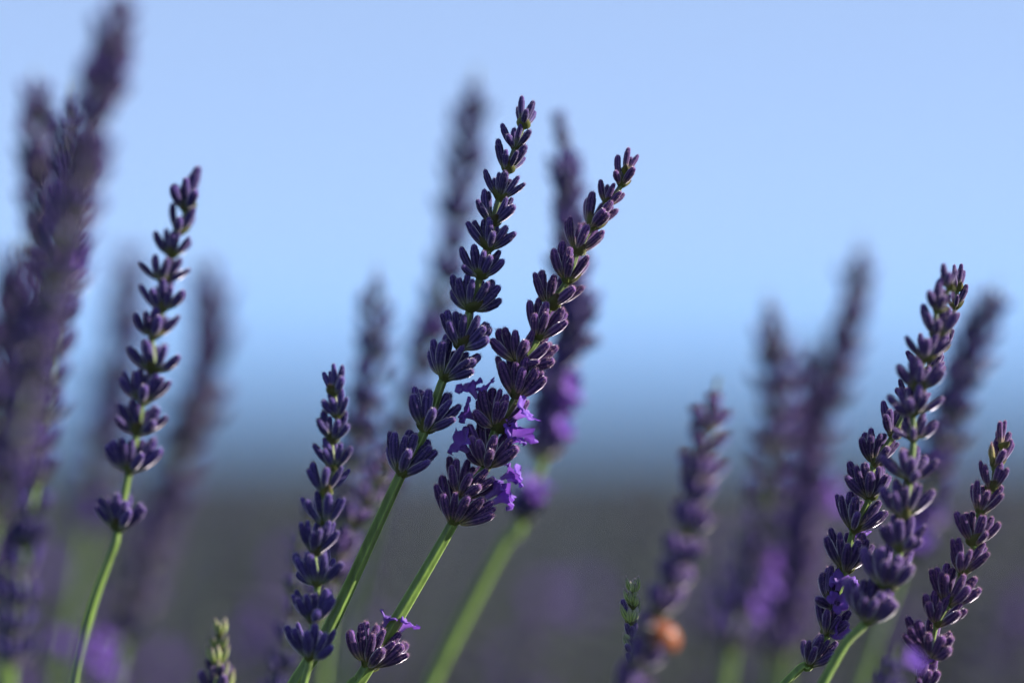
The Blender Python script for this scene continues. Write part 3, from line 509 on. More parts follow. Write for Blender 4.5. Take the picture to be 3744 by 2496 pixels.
{'name':'lavender_stem','label':'soft lavender stem between the upright dark blue one and the long green stalk','tone':(1.3,1.2,1.3),'r':0.7,'seed':10,'group':None,'whorls':[((-24.5,551.4,607.7),3.5,[(-1.2,-0.1,3.3,0),(0.8,-0.9,3.2,0),(-2.7,0.8,1.8,0),(1.8,0.6,2.8,0)]),((-26.1,551.5,604.9),5.0,[(-1.2,-0.1,4.9,0),(-2.1,2.4,2.3,0),(3.0,-2.2,2.2,0),(-0.2,-2.4,3.5,0)]),((-28.5,551.6,600.6),4.9,[(-2.5,-0.1,4.2,0),(0.9,-2.0,3.8,0),(3.5,-1.9,1.8,0),(-0.6,2.0,3.5,0)]),((-30.7,551.7,596.3),5.3,[(-1.3,-0.1,5.2,0),(1.8,-2.4,3.4,0),(3.7,-1.8,2.8,0),(-0.8,2.0,4.0,0)]),((-33.2,551.8,591.9),4.8,[(1.1,-0.9,4.5,0),(3.6,-1.2,2.7,0),(-0.5,-0.1,4.8,0),(2.0,-2.0,3.3,0)]),((-34.0,551.8,589.7),6.4,[(-0.9,-2.2,5.4,0),(1.5,-2.9,4.4,0),(4.2,-0.1,4.8,0),(-2.3,3.1,3.0,0)]),((-35.3,551.9,585.7),5.6,[(-0.7,-1.5,5.1,0),(2.4,-0.1,5.0,0),(3.6,-2.1,3.0,0),(-2.5,2.2,3.3,0)]),((-36.7,552.0,581.0),5.6,[(-0.5,-0.1,5.6,0),(2.2,-2.1,4.1,0),(-2.8,1.5,4.1,0)])],'spine':[(-24.5,551.4,607.7),(-26.1,551.5,604.9),(-28.5,551.6,600.6),(-30.7,551.7,596.3),(-33.2,551.8,591.9),(-34.0,551.8,589.7),(-35.3,551.9,585.7),(-36.7,552.0,581.0),(-38.3,552.1,576.0),(-40.1,552.2,570.7),(-42.2,552.3,566.2)]},
{'name':'lavender_stem','label':'dim lavender stem low down,peeping out left behind the upright dark blue one','tone':(0.8,0.95,1.2),'r':0.7,'seed':11,'group':None,'whorls':[((-40.1,562.6,597.3),4.1,[(-0.8,-0.1,4.1,0),(1.1,-0.9,3.8,0),(-0.1,1.7,2.9,0)]),((-42.3,562.8,591.3),3.6,[(-2.1,-0.6,2.7,0),(-0.6,0.8,3.2,0),(0.5,-0.1,3.5,0)]),((-42.5,562.9,587.0),4.5,[(-1.4,-0.9,4.1,0),(1.4,-0.1,4.3,0),(-0.6,1.1,4.0,0)]),((-42.9,563.0,582.4),4.6,[(-1.7,-0.9,4.1,0),(2.1,-1.4,3.6,0),(-0.1,-0.1,4.6,0)]),((-43.6,563.1,577.8),4.3,[(-1.0,-0.8,4.1,0),(1.9,-0.7,3.8,0),(0.3,-0.1,4.3,0)]),((-44.4,563.2,572.4),5.3,[(-2.2,-0.1,4.9,0),(-0.4,-1.7,4.7,0),(2.6,-2.2,3.4,0),(0.9,1.9,3.9,0)]),((-45.8,563.3,567.0),5.2,[(-2.4,-0.1,4.6,0),(-0.5,-0.5,5.2,0),(2.2,-0.8,4.7,0),(3.4,-1.8,3.1,0),(-1.4,-2.6,2.9,0)]),((-47.4,563.4,562.6),5.0,[(-1.7,-2.1,3.4,0),(0.1,-0.9,4.9,0),(2.0,-1.2,4.4,0),(3.0,-0.1,4.1,0)])],'spine':[(-40.1,562.6,597.3),(-42.3,562.8,591.3),(-42.5,562.9,587.0),(-42.9,563.0,582.4),(-43.6,563.1,577.8),(-44.4,563.2,572.4),(-45.8,563.3,567.0),(-47.4,563.4,562.6),(-49.0,563.5,558.9)]},
{'name':'lavender_stem','label':'blurred lavender stem with pink-violet flowers,bent behind the right-leaning sharp one','tone':(0.85,0.95,1.2),'r':1.15,'seed':12,'group':None,'spine':[(9.7,572.9,676.1),(10.7,573.0,670.0),(11.2,573.1,664.9),(11.4,573.3,659.0),(12.0,573.6,645.1),(12.6,573.7,639.1),(11.9,573.8,633.3),(7.9,574.1,623.1),(7.3,574.2,616.2),(5.8,574.4,609.0),(3.2,574.6,600.2),(1.0,574.7,594.6),(-1.5,574.8,592.2),(-8.4,575.0,579.6),(-16.3,575.4,564.0)],'auto':(0.9,6.18,7.73,5,0),'flowers':[(11.5,574.1,624.2),(5.8,574.2,616.4),(11.3,574.2,615.6),(10.9,574.1,620.3),(12.0,574.1,622.2),(5.0,574.5,604.0),(5.7,574.5,601.8)],'joined':0,'wz':[675.8,672.4,669.1,666.1,663.1,660.0,656.7,653.1,648.7,644.9,641.0,637.4,633.8,630.5,627.2,623.6,619.7,616.2,612.6,609.3,596.6]},
{'name':'lavender_stem','label':'blurred tall lavender stem behind the tallest sharp one,tip reaching highest in the centre','tone':(0.85,0.95,1.2),'r':0.85,'seed':13,'group':None,'spine':[(-7.4,598.6,691.2),(-9.6,599.0,673.3),(-12.5,599.4,654.0),(-15.2,599.7,641.1),(-19.4,600.0,627.3),(-23.5,600.3,615.4),(-27.2,600.6,601.6),(-31.8,601.0,581.4),(-35.4,601.5,561.4)],'auto':(0.72,5.48,8.37,5,0),'flowers':[(-17.5,599.7,637.9),(-18.5,599.8,635.6),(-16.2,599.8,637.0)],'joined':1},
{'name':'lavender_stem','label':'blurred lavender stem rising behind and above the upright dark blue one','tone':(0.85,0.95,1.2),'r':0.75,'seed':14,'group':None,'spine':[(-27.8,584.5,649.1),(-28.1,584.7,640.6),(-29.0,584.9,631.6),(-30.5,585.1,620.9),(-32.8,585.4,609.3),(-34.6,585.7,595.8),(-37.2,586.1,577.9),(-39.0,586.4,562.9)],'auto':(0.8,5.34,7.88,5,0),'flowers':[],'joined':1},
{'name':'lavender_stem','label':'tall blurred lavender stem at far left leaving through the top edge','tone':(0.95,0.95,1.1),'r':0.8,'seed':15,'group':None,'spine':[(-62.7,458.6,688.1),(-65.0,458.1,676.5),(-68.0,457.7,664.1),(-70.1,457.2,654.3),(-72.8,456.7,643.3),(-76.0,456.3,630.1),(-79.8,456.0,612.6),(-84.5,455.6,597.3)],'auto':(1.0,4.64,7.87,6,0),'flowers':[],'joined':1},
{'name':'lavender_stem','label':'blurred lavender stem second from the left edge,shorter than its neighbour','tone':(1.0,1.0,1.05),'r':0.8,'seed':16,'group':None,'spine':[(-99.1,588.6,689.5),(-98.5,588.8,678.4),(-97.7,589.2,664.3),(-97.7,589.5,647.2),(-100.0,590.0,624.6),(-102.8,590.6,601.9),(-105.1,591.2,573.5)],'auto':(0.95,5.11,8.79,5,0),'flowers':[],'joined':1},
{'name':'lavender_stem','label':'blurred dark lavender stem hugging the left edge at mid height','tone':(0.95,0.95,1.1),'r':0.8,'seed':17,'group':None,'spine':[(-80.3,464.5,647.7),(-81.5,464.7,639.2),(-83.0,464.9,628.1),(-85.5,465.3,612.4),(-89.1,465.7,592.3)],'auto':(1.0,4.69,7.96,6,0),'flowers':[],'joined':1},
{'name':'lavender_stem','label':'blurred lavender stem wedged between the two tall ones on the left,pale flower below','tone':(0.85,0.95,1.2),'r':0.8,'seed':18,'group':None,'spine':[(-88.8,573.7,685.2),(-89.0,574.1,668.7),(-90.0,574.4,652.1),(-93.0,574.9,632.7),(-96.3,575.4,607.9),(-100.2,576.1,577.5),(-101.8,576.5,560.3)],'auto':(0.95,5.42,8.29,5,0),'flowers':[(-96.9,575.3,613.4),(-87.5,574.5,648.8)],'joined':1},
{'name':'lavender_stem','label':'faint heavily blurred lavender stem just left of the slightly soft one','tone':(0.85,0.95,1.2),'r':0.9,'seed':19,'group':None,'spine':[(-88.3,659.3,658.9),(-89.3,659.6,643.2),(-91.7,660.0,628.1),(-94.6,660.3,612.9),(-97.1,660.7,597.8),(-98.6,660.8,589.7),(-101.6,661.2,572.5),(-104.7,661.6,555.6)],'auto':(0.7,5.58,9.84,5,0),'flowers':[(-98.6,660.7,594.8),(-99.1,660.8,591.7),(-97.1,660.8,592.7),(-100.1,660.8,593.7)],'joined':1},
{'name':'lavender_stem','label':'faint blurred lavender stem curving right of the slightly soft one','tone':(0.95,0.95,1.1),'r':0.9,'seed':20,'group':None,'spine':[(-68.3,629.4,653.7),(-66.4,629.7,640.2),(-68.1,630.0,625.8),(-71.9,630.3,613.3),(-76.3,630.6,598.8),(-81.6,631.0,584.3),(-85.4,631.2,572.8),(-89.3,631.5,558.5)],'auto':(0.95,5.45,9.39,5,0),'flowers':[],'joined':1},
{'name':'lavender_stem','label':'blurred purple lavender stem right of centre with an orange beetle near its foot','tone':(1.35,1.3,1.35),'r':0.8,'seed':21,'group':None,'spine':[(35.3,487.0,624.6),(33.9,487.2,617.2),(32.4,487.4,609.7),(31.1,487.5,602.8),(29.4,487.6,596.6),(27.6,487.8,591.0),(25.2,487.9,584.5),(22.7,488.1,577.9),(19.3,488.2,571.4),(16.0,488.4,564.9)],'auto':(0.95,4.5,6.84,5,0),'flowers':[],'joined':0},
{'name':'lavender_stem','label':'blurred lavender stem,left of the hazy group standing right of the beetle','tone':(1.35,1.35,1.4),'r':0.8,'seed':22,'group':None,'spine':[(53.9,599.6,644.3),(55.5,599.9,631.9),(55.9,600.2,618.2),(54.1,600.5,604.4),(51.3,600.8,590.6),(48.1,601.1,576.8),(45.4,601.5,561.4)],'auto':(0.97,5.31,8.37,5,0),'flowers':[(55.3,600.9,586.9),(53.8,601.0,582.4),(52.3,601.1,577.3)],'joined':1},
{'name':'lavender_stem','label':'tallest blurred lavender stem of the hazy group right of the beetle','tone':(1.35,1.35,1.4),'r':0.8,'seed':23,'group':None,'spine':[(75.1,609.3,656.4),(73.4,609.7,641.5),(69.0,610.0,627.5),(65.3,610.3,613.5),(62.0,610.7,594.8),(58.3,611.1,576.1),(55.5,611.5,560.4)],'auto':(0.97,5.4,8.5,5,0),'flowers':[(69.9,610.5,602.7),(69.0,610.6,599.0)],'joined':1},
{'name':'lavender_stem','label':'blurred lavender stem in the middle of the hazy group','tone':(1.5,1.4,1.4),'r':0.8,'seed':24,'group':None,'spine':[(65.0,609.8,637.3),(64.6,610.1,622.8),(63.4,610.4,608.8),(62.9,610.8,590.1),(60.1,611.2,571.5),(58.3,611.5,560.4)],'auto':(0.95,5.4,8.5,5,0),'flowers':[],'joined':1},
{'name':'lavender_stem','label':'blurred lavender stem leaning right behind the two far-right stems,violet flowers low','tone':(0.85,0.95,1.2),'r':0.8,'seed':25,'group':None,'spine':[(101.3,589.6,646.2),(96.1,589.8,633.5),(91.7,590.1,622.7),(88.4,590.3,611.0),(84.8,590.7,597.4),(81.6,590.9,587.5),(77.1,591.1,575.8),(72.6,591.4,562.4)],'auto':(0.75,5.22,8.79,5,0),'flowers':[(85.7,590.7,597.4),(86.6,590.5,605.6),(83.9,590.8,592.5)],'joined':1},
{'name':'lavender_stem','label':'blurred deep blue violet lavender stem low down,left foot of the hazy group','tone':(0.75,0.85,1.35),'r':0.8,'seed':26,'group':None,'spine':[(52.9,660.9,588.7),(50.9,661.1,579.6),(48.9,661.3,569.5),(47.9,661.6,555.6)],'auto':(0.8,6.66,8.88,5,0),'flowers':[(49.4,661.1,577.6),(47.9,661.2,573.5)],'joined':1},
{'name':'lavender_stem','label':'blurred lavender tip with violet petals at the bottom edge near the far-right stem','tone':(0.85,0.95,1.2),'r':0.7,'seed':27,'group':None,'spine':[(66.7,493.1,578.2),(65.7,493.1,574.8),(64.7,493.2,571.6),(63.2,493.3,567.1)],'auto':(0.8,4.26,5.68,5,0),'flowers':[(69.0,493.1,576.8)],'joined':0},
{'name':'lavender_stem','label':'dim blurred lavender stem in the bottom right corner','tone':(0.85,0.95,1.2),'r':0.9,'seed':28,'group':None,'spine':[(137.2,741.0,583.0),(132.9,741.2,572.4),(128.6,741.5,561.7),(123.0,741.8,547.5),(117.3,742.1,533.2)],'auto':(0.8,7.47,8.18,5,0),'flowers':[],'joined':1},
{'name':'lavender_stem','label':'blurred lavender tip with pale violet flowers in the bottom left,before the soft stalk','tone':(0.85,0.95,1.2),'r':0.7,'seed':29,'group':None,'spine':[(-67.8,452.9,582.9),(-67.1,453.0,579.9),(-67.6,453.1,576.0),(-68.5,453.2,571.4)],'auto':(0.8,4.35,5.22,5,0),'flowers':[(-69.9,453.0,582.2),(-68.5,453.0,581.5),(-64.3,453.0,579.0),(-63.7,453.0,578.3),(-65.3,453.0,580.6),(-70.8,452.9,582.9),(-63.2,453.1,577.4)],'joined':1},
{'name':'lavender_stem','label':'faint blurred lavender tip with violet flowers low between young green tip and dark blue stem','tone':(0.85,0.95,1.2),'r':0.8,'seed':30,'group':None,'spine':[(-60.2,711.3,571.6),(-61.9,711.4,564.1),(-64.3,711.7,550.7),(-65.7,711.9,543.6)],'auto':(0.8,6.83,8.19,5,0),'flowers':[(-60.6,711.3,568.8),(-62.9,711.4,566.8),(-64.3,711.4,564.1),(-67.0,711.5,562.0)],'joined':1}
]
BEETLE_AT = (25.6, 484.5, 580.5)

# ------------------------------------------------------------------ lavender stems
def stem_shape(a):
    return .93 + .20 * math.cos(4 * a) + .06 * math.cos(8 * a)

def to_ground(last, tan):
    """carry the stalk on below the picture to its foot in the soil"""
    h = last.z
    p3 = Vector((last.x + tan.x / max(.3, -tan.z) * h * .42, last.y * .6 + .56 * .4, 0.0))
    p1 = last + tan * (h * .35)
    p2 = Vector((p3.x, p3.y, h * .35))
    return [((1 - u) ** 3) * last + 3 * u * (1 - u) ** 2 * p1 + 3 * u * u * (1 - u) * p2 + u ** 3 * p3 for u in (.12, .25, .4, .55, .7, .85, 1)]

def whorl_bract(k, L, axis, B, rng):
    """the pair of bracts at a whorl stands crosswise to the pair above"""
    res = []
    toc = Vector((0, -1, 0)); side = Vector((1, 0, 0))
    base_dir = toc if k % 2 == 0 else side
    turn = rng.uniform(-.5, .5)
    for s in (1, -1):
        x, y, z = frame(axis, base_dir)
        out = (x * math.cos(turn) + y * math.sin(turn)) * s
        d = (axis * .88 + out * .44).normalized()
        res.append((out, d, L * rng.uniform(.38, .52)))
    return res

def auto_buds(k, L, axis, nb, rng, scale=1.0):
    res = []
    x, y, z = frame(axis, Vector((1, .3, 0)))
    ph = (k % 2) * math.pi / 2 + rng.uniform(-.35, .35)
    for s in (0, 1):
        for i in range(nb):
            u = (i / max(1, nb - 1) - .5) * 2
            az = ph + s * math.pi + u * 1.15 + rng.gauss(0, .15)
            el = R(rng.uniform(14, 36) + 12 * abs(u)) * (0.55 if scale < .8 else 1)
            out = x * math.cos(az) + y * math.sin(az)
            d = axis * math.cos(el) + out * math.sin(el)
            res.append((d * L * scale * rng.uniform(.78, 1.05), out))
    return res

def build_stem(S):
    rng = random.Random(S['seed'] * 7 + 1)
    tone = S['tone']
    sp = [Vector(p) * .001 for p in S['spine']]
    tan = (sp[-1] - sp[-2]).normalized()
    if tan.z > -.25: tan = Vector((tan.x, tan.y, -.25)).normalized()
    foot = to_ground(sp[-1], tan)
    E = foot[-1].copy()
    root = bpy.data.objects.new(S['name'], None)
    root.empty_display_size = .02
    COL.objects.link(root); root.location = E
    tag(root, S['label'], 'lavender', 'lavender stems')
    # arc stations of the head
    head_pts = catmull(sp, 6)
    full = head_pts[:-1] + [sp[-1]] + foot
    r0 = S['r'] * .001
    arc = [0.0]
    for a, b_ in zip(full, full[1:]):
        arc.append(arc[-1] + (b_ - a).length)
    def rad(i):
        return r0 * (.38 + .62 * min(1, arc[i] / .10) ** 1.3)
    mb = MB()
    sweep(mb, [p - E for p in full][::-1], lambda i: rad(len(full) - 1 - i), 24, stem_shape, [1 - min(1, a / .08) for a in arc][::-1])
    link('stem', mb.mesh('stem', [M_STEM]), root, tone=(1, 1, 1))
    whorl_objs = []
    def receptacle(B, axis, size):
        mb = MB()
        pts = [axis * (u * size) for u in (-.55, -.3, 0, .3, .55)]
        rr = [.55, .8, 1.0, .85, .5]
        sweep(mb, pts, lambda i: rr[i] * size * .55, 12)
        o = link('flower_whorl', mb.mesh('flower_whorl', [M_STEM]), root, loc=B - E, tone=(1, 1, 1))
        whorl_objs.append((B, o))
        return o
    def add_bud(o, v, L, young, outw, wfac=1.0):
        d = v
        # the buds of one cyme stand nearly side by side, their feet spread along the bract
        rt = d * .05 + outw * (.09 * rng.uniform(.3, 1.6)) + d * rng.uniform(0, .12)
        w = L * .107 * rng.uniform(.82, 1.18) * wfac * S.get('wf', 1)
        me = rng.choice(YOUNG if young else BUDS)
        link('bud', me, o, mat=piece_matrix(rt, d, w * (1.25 if young else 1), outw), tone=tone)
    def add_flower(o, centre, size, outw):
        d = centre.normalized()
        rt = centre - d * size * .62
        x, y, z = frame(d, outw)
        a = rng.uniform(0, 6.28)
        x2 = x * math.cos(a) + y * math.sin(a)
        mtx = piece_matrix(rt, rt + d * size, size, x2)
        link('flower', rng.choice(FLOWERS), o, mat=mtx, tone=(1, 1, 1))
    def bracts_of(o, k, L, axis, young):
        for out, d, ln in whorl_bract(k, L, axis, None, rng):
            st = out * (r0 * .5) - axis * (L * .06)
            link('bract', rng.choice(BRACTS), o, mat=piece_matrix(st, st + d * ln, ln, out), tone=(1, 1, 1))
    if 'whorls' in S:
        wh = S['whorls']
        for k, (B, L, buds) in enumerate(wh):
            B = Vector(B) * .001; L *= .001
            up = Vector(wh[k - 1][0]) * .001 - B if k else B - Vector(wh[1][0]) * .001
            axis = up.normalized()
            o = receptacle(B, axis, L * .19)
            young_n = 0
            for bx, by, bz, kind in buds:
                v = Vector((bx, by, bz)) * .001
                outw = v - axis * v.dot(axis)
                if kind in (1, 3):
                    add_bud(o, v * .70, L * .85, False, outw)
                    add_flower(o, v, L * (.38 if kind == 3 else .50) * rng.uniform(.85, 1.15), outw)
                else:
                    young_n += kind == 2
                    add_bud(o, v, L, kind == 2, outw, .72 if kind == 2 else 1)
            # a bud or two leaning along the stalk on the near side
            if k > 1 and rng.random() < S.get('fill', .45):
                a = rng.uniform(-.7, .7)
                x, y, z = frame(axis, Vector((0, -1, 0)))
                out = x * math.cos(a) + y * math.sin(a)
                v = axis * L * rng.uniform(.78, 1.0) + out * L * rng.uniform(.22, .34)
                add_bud(o, v, L, young_n > len(buds) / 2, out * v.dot(out))
            # the far side of the whorl, turned away from the camera
            for _ in range(S.get('back', 3) if k > 2 else 1):
                a = rng.uniform(-1.0, 1.0)
                x, y, z = frame(axis, Vector((0, 1, 0)))
                out = x * math.cos(a) + y * math.sin(a)
                v = axis * L * rng.uniform(.6, .98) + out * L * rng.uniform(.25, .6)
                add_bud(o, v, L, young_n > len(buds) / 2, out * v.dot(out))
            bracts_of(o, k, L, axis, False)
    else:
        headf, gap, L0, nb, young = S['auto']
        gap *= .001; L0 *= .001
        n_head = sum((b_ - a).length for a, b_ in zip(head_pts, head_pts[1:]))
        end = n_head * headf
        harc = arc[:len(head_pts)]
        def station(s):
            for i in range(len(harc) - 1):
                if harc[i + 1] >= s:
                    u = (s - harc[i]) / max(1e-9, harc[i + 1] - harc[i])
                    return head_pts[i].lerp(head_pts[i + 1], u), (head_pts[i] - head_pts[i + 1]).normalized()
            return head_pts[-1], (head_pts[-2] - head_pts[-1]).normalized()
        s = L0 * .9; k = 0; stations = []
        for zz in S.get('wz', []):
            i = next(i for i in range(len(head_pts)) if head_pts[i].z <= zz * .001 or i == len(head_pts) - 1)
            a_, b_ = head_pts[max(0, i - 1)], head_pts[i]
            u = min(1, max(0, (a_.z - zz * .001) / max(1e-9, a_.z - b_.z)))
            stations.append((harc[max(0, i - 1)] + u * (b_ - a_).length, len(stations)))
        while s < end and not S.get('wz'):
            if not any(a < s / n_head < b_ for a, b_ in S.get('gap', [])):
                stations.append((s, k))
            grow = .80 + .35 * min(1, s / (gap * 8))
            s += gap * grow * rng.uniform(.88, 1.12); k += 1
        for s, k in stations:
            B, axis = station(s)
            sc = .62 + .38 * min(1, s / (gap * 4))
            nbk = max(2, int(round(nb * (.5 + .5 * min(1, s / (gap * 4))))))
            L = L0 * sc
            bl = auto_buds(k, L, axis, nbk, rng, 1.0 if s > gap * 1.5 else .75)
            if not S.get('joined', 1):
                o = receptacle(B, axis, L * .19)
                for v, outw in bl:
                    outw = outw * v.dot(outw)
                    add_bud(o, v, L0 * max(sc, .8), False, outw)
                bracts_of(o, k, L, axis, False)
            else:
                mb = MB()
                mb.cur = 0
                for v, outw in bl:
                    g = rng.choice(LOW)
                    mx = piece_matrix(v * .14 + outw * (v.dot(outw) * .22), v, L0 * max(sc, .8) * .105, outw)
                    mb.add([mx @ p for p in g[0]], g[1], g[2], rng.random())
                mb.cur = 1
                for out, d, ln in whorl_bract(k, L, axis, None, rng):
                    st = out * (r0 * .5) - axis * (L * .06)
                    g = rng.choice(BRG); mx = piece_matrix(st, st + d * ln, ln, out)
                    mb.add([mx @ p for p in g[0]], g[1], g[2], rng.random())
                o = link('flower_whorl', mb.mesh('flower_whorl', [M_CALYX, M_BRACT]), root, loc=B - E, tone=tone)
                whorl_objs.append((B, o))
        for f in S.get('flowers', []):
            p = Vector(f) * .001
            # the whorl a flower grows from lies a little below it
            B, o = min(whorl_objs, key=lambda q: (q[0] + Vector((0, 0, .003)) - p).length)
            v = p - B
            ax = (head_pts[0] - head_pts[-1]).normalized()
            v = v + Vector((rng.uniform(-.001, .001), rng.uniform(-.006, .001), 0))
            if v.length < .003: v = v + ax * .004
            add_flower(o, v, L0 * rng.uniform(.5, .65), v - ax * v.dot(ax))
        for f in S.get('rust', []):
            p = Vector(f) * .001
            B, o = min(whorl_objs, key=lambda q: (q[0] - p).length)
            v = p - B; v = v.normalized() * max(v.length, .004)
            me = rng.choice(FLOWERS).copy(); me.materials.clear(); me.materials.append(M_RUST)
            link('withered_flower', me, o, mat=piece_matrix(v * .6, v * 1.5, v.length * .5, Vector((0, 0, 1))), tone=(1, 1, 1))
    return root

for S_ in SPIKES:
    build_stem(S_)

# ------------------------------------------------------------------ the beetle on its stem
def build_beetle():
    centre = Vector(BEETLE_AT) * .001
    root = bpy.data.objects.new('beetle', None); root.empty_display_size = .01
    COL.objects.link(root)
    # head up along the stem, back turned outwards to the right and towards the camera
    up = Vector((-.80, -.35, .45)).normalized(); back = Vector((.45, -.45, .75))
    x, y, z = frame(up, back)            # x = back, z = head direction
    root.matrix_basis = Matrix(((x.x, y.x, z.x, centre.x), (x.y, y.y, z.y, centre.y), (x.z, y.z, z.z, centre.z), (0, 0, 0, 1)))
    tag(root, 'round orange beetle clinging to the blurred stem right of centre', 'beetle')
    m_or = plain('wing_case_orange', (.21, .044, .001), .7)
    m_bk = plain('beetle_black', (.018, .014, .012), .35)
    m_wh = plain('beetle_pale', (.6, .55, .45), .5)
    a, bq, cq = .0033, .0029, .0026      # half length, half width, height
    def dome(y0, y1, zlo, zhi, k=1.0, nu=14, nv=12, lift=0.0):
        vs, fs = [], []
        for i in range(nu + 1):
            th = zlo + (zhi - zlo) * i / nu
            for j in range(nv + 1):
                ph = y0 + (y1 - y0) * j / nv
                vs.append(Vector((math.sin(th) * math.cos(ph) * cq * k + lift, math.sin(th) * math.sin(ph) * bq * k, math.cos(th) * a * k)))
        q = nv + 1
        fs = [[i * q + j, i * q + j + 1, (i + 1) * q + j + 1, (i + 1) * q + j] for i in range(nu) for j in range(nv)]
        return vs, fs, [0.0] * len(vs)
    mb = MB(); v_, f_, t_ = dome(0, 2 * math.pi, .05, math.pi - .02, .9)
    mb.add([Vector((p.x * .45, p.y, p.z)) for p in v_], f_, t_); link('abdomen', mb.mesh('abdomen', [m_bk]), root)
    for s in (1, -1):
        mb = MB(); v_, f_, t_ = dome(.02 * s, s * math.pi * .5, .62, math.pi - .02)
        mb.add(v_, f_, t_)
        e = link('wing_case', mb.mesh('wing_case', [m_or]), root)
        for (th, ph) in ((1.0, .75), (1.55, .45), (1.65, 1.15), (2.2, .7)):
            n_ = Vector((math.sin(th) * math.cos(ph * s) * cq, math.sin(th) * math.sin(ph * s) * bq, math.cos(th) * a))
            mb = MB(); vs = [n_ * 1.02]; fx, fy, fz = frame(n_, Vector((0, 0, 1)))
            for k in range(10):
                an = 2 * math.pi * k / 10
                vs.append(n_ * 1.008 + (fx * math.cos(an) + fy * math.sin(an)) * .00042)
            mb.add(vs, [[0, 1 + k, 1 + (k + 1) % 10] for k in range(10)], [0.0] * 11)
            link('spot', mb.mesh('spot', [m_bk]), e)
    mb = MB(); v_, f_, t_ = dome(-math.pi * .55, math.pi * .55, .12, .62, 1.0)
    mb.add(v_, f_, t_); pr = link('pronotum', mb.mesh('pronotum', [m_bk]), root)
    mb = MB(); v_, f_, t_ = dome(0, 2 * math.pi, .02, math.pi - .02, .32)
    mb.add([p + Vector((.0004, 0, a * 1.0)) for p in v_], f_, t_); hd = link('head', mb.mesh('head', [m_bk]), root)
    for s in (1, -1):
        mb = MB(); sweep(mb, [Vector((.0006, .0004 * s, a * 1.2)), Vector((.0008, .0009 * s, a * 1.42)), Vector((.0007, .0014 * s, a * 1.5))], lambda i: .00007, 6)
        link('antenna', mb.mesh('antenna', [m_bk]), root)
        for zz in (.5, .0, -.45):
            mb = MB(); sweep(mb, [Vector((0, .0016 * s, zz * a)), Vector((.0001, .0031 * s, zz * a * 1.25)), Vector((-.0012, .0037 * s, zz * a * 1.5)), Vector((-.0017, .0039 * s, zz * a * 1.9))], lambda i: .00016 - .00003 * i, 6)
            link('leg', mb.mesh('leg', [m_bk]), root)
build_beetle()

# ------------------------------------------------------------------ grey-green foliage at the foot of the stems
def build_leaves():
    rng = random.Random(5)
    mb = MB()
    bushes = [(0, .60, .42, .30, .40, 5200)] + [(rng.uniform(-.32, .32) * y_, y_, .34, .26, .36, 2200) for y_ in (1.0, 1.15, 1.35, 1.6, 1.85, 2.1, 2.4, 2.6)]
    for (bx_, by_, rx_, ry_, hz_, cnt) in bushes:
     for _ in range(cnt):
        a = rng.uniform(0, 6.283); q = math.sqrt(rng.random())
        p = Vector((bx_ + math.cos(a) * q * rx_, by_ + math.sin(a) * q * ry_, 0))
        p.z = rng.uniform(.02, hz_) * math.sqrt(max(.05, 1 - q * q))
        d = Vector((math.cos(a) * q * .7 + rng.gauss(0, .35), math.sin(a) * q * .7 + rng.gauss(0, .35), 1)).normalized()
        ln = rng.uniform(.025, .05); w = rng.uniform(.0012, .002)
        x, y, z = frame(d, Vector((rng.uniform(-1, 1), rng.uniform(-1, 1), .2)))
        b_ = x * ln * .12
        vs = [p - y * w * .4, p + y * w * .4, p + d * ln * .5 + y * w + b_, p + d * ln * .5 - y * w + b_, p + d * ln, p + d * ln * .5 + b_ + x * w * .5]
        mb.add(vs, [[0, 1, 5], [1, 2, 5], [3, 0, 5], [2, 4, 5], [4, 3, 5]], [0, 0, .6, .6, 1, .6], rng.random())
    tag(link('lavender_leaves', mb.mesh('lavender_leaves', [M_LEAF])), 'narrow grey-green leaves at the foot of the stems', kind='stuff')
build_leaves()

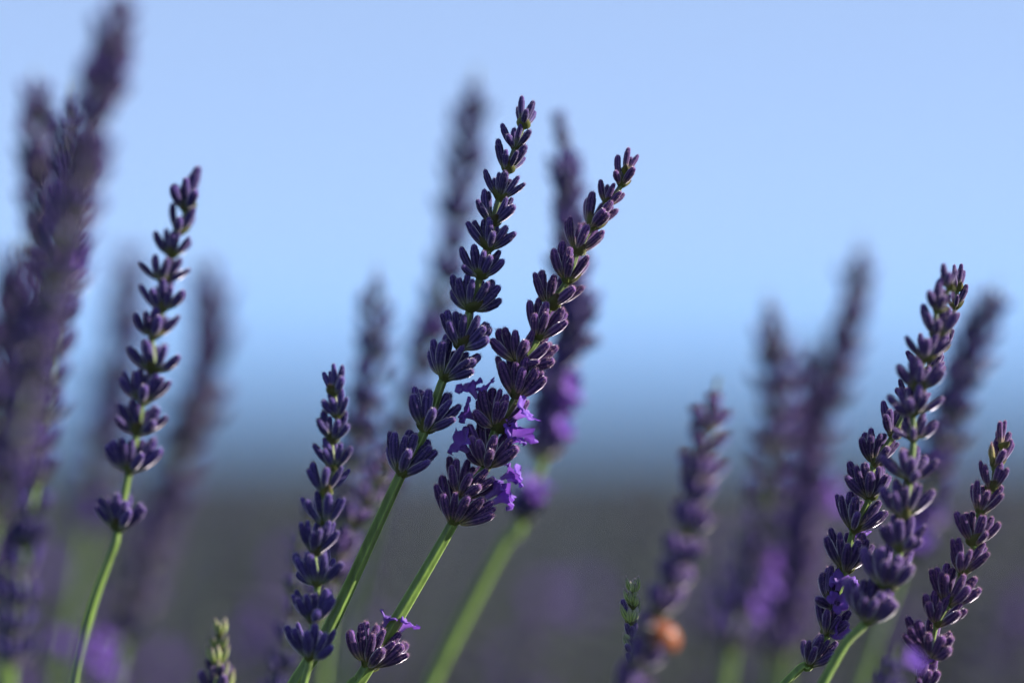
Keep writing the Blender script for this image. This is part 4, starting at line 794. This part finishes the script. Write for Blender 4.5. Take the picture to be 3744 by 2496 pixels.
# ------------------------------------------------------------------ the neighbouring bushes, far out of focus
def build_far_spikes():
    rng = random.Random(23)
    mb = MB()
    m_bud = thin_material('far_calyx', [(0.0, (0.03, 0.045, 0.02)), (0.5, (0.017, 0.015, 0.044)), (1.0, (0.020, 0.015, 0.058))], (1, .8, 1.1), .1, sheen=0)
    m_stalk = thin_material('far_stalk', [(0.0, (0.035, 0.06, 0.022)), (1.0, (0.04, 0.065, 0.025))], (1, 1, .6), .1, sheen=0)
    for _ in range(270):
        near = _ < 80
        yy = rng.uniform(.70, .95) if near else .76 + 1.6 * rng.random() ** 1.5
        x = rng.uniform(-.21, .21) * yy
        top = .62 - yy * ((.035 + .058 * rng.random()) if near else (.012 + .085 * rng.random() ** .7))
        tip = Vector((x, yy, top))
        ax = Vector((rng.gauss(.22, .16), rng.gauss(0, .15), 1)).normalized()
        foot = tip - ax * rng.uniform(.12, .2); foot = Vector((foot.x, foot.y, max(.05, foot.z)))
        mb.cur = 1
        sweep(mb, [Vector((foot.x - ax.x * .2, foot.y, .0)), foot, tip], lambda i: .0014 - .0003 * i, 5)
        mb.cur = 0
        ln = rng.uniform(.05, .085); k = 0; s_ = .004
        rr = rng.random()
        while s_ < ln:
            B = tip - ax * s_
            L = .0065 * (.7 + .3 * min(1, s_ / .02))
            for v, outw in auto_buds(k, L, ax, 4, rng):
                x_, y_, z_ = frame(v, outw); w = L * .14; mid = B + v * .55
                mb.add([B + v * .12, mid + x_ * w, mid + y_ * w, mid - x_ * w, mid - y_ * w, B + v], [[0, 2, 1], [0, 3, 2], [0, 4, 3], [0, 1, 4], [5, 1, 2], [5, 2, 3], [5, 3, 4], [5, 4, 1]], [.1, .6, .6, .6, .6, 1.0], rr)
            if rng.random() < .06:
                mb.cur = 2
                g = flower_geo(rng); d = (ax * .4 + Vector((rng.uniform(-1, 1), -.6, 0))).normalized()
                mx = piece_matrix(B + d * .003, B + d * .009, .006, ax)
                mb.add([mx @ p for p in g[0]], g[1], g[2], rng.random())
                mb.cur = 0
            s_ += .0058 * rng.uniform(.85, 1.2); k += 1
    tag(link('far_lavender', mb.mesh('far_lavender', [m_bud, m_stalk, M_PETAL])), 'dim mass of out-of-focus lavender along the bottom of the picture', kind='stuff')
build_far_spikes()
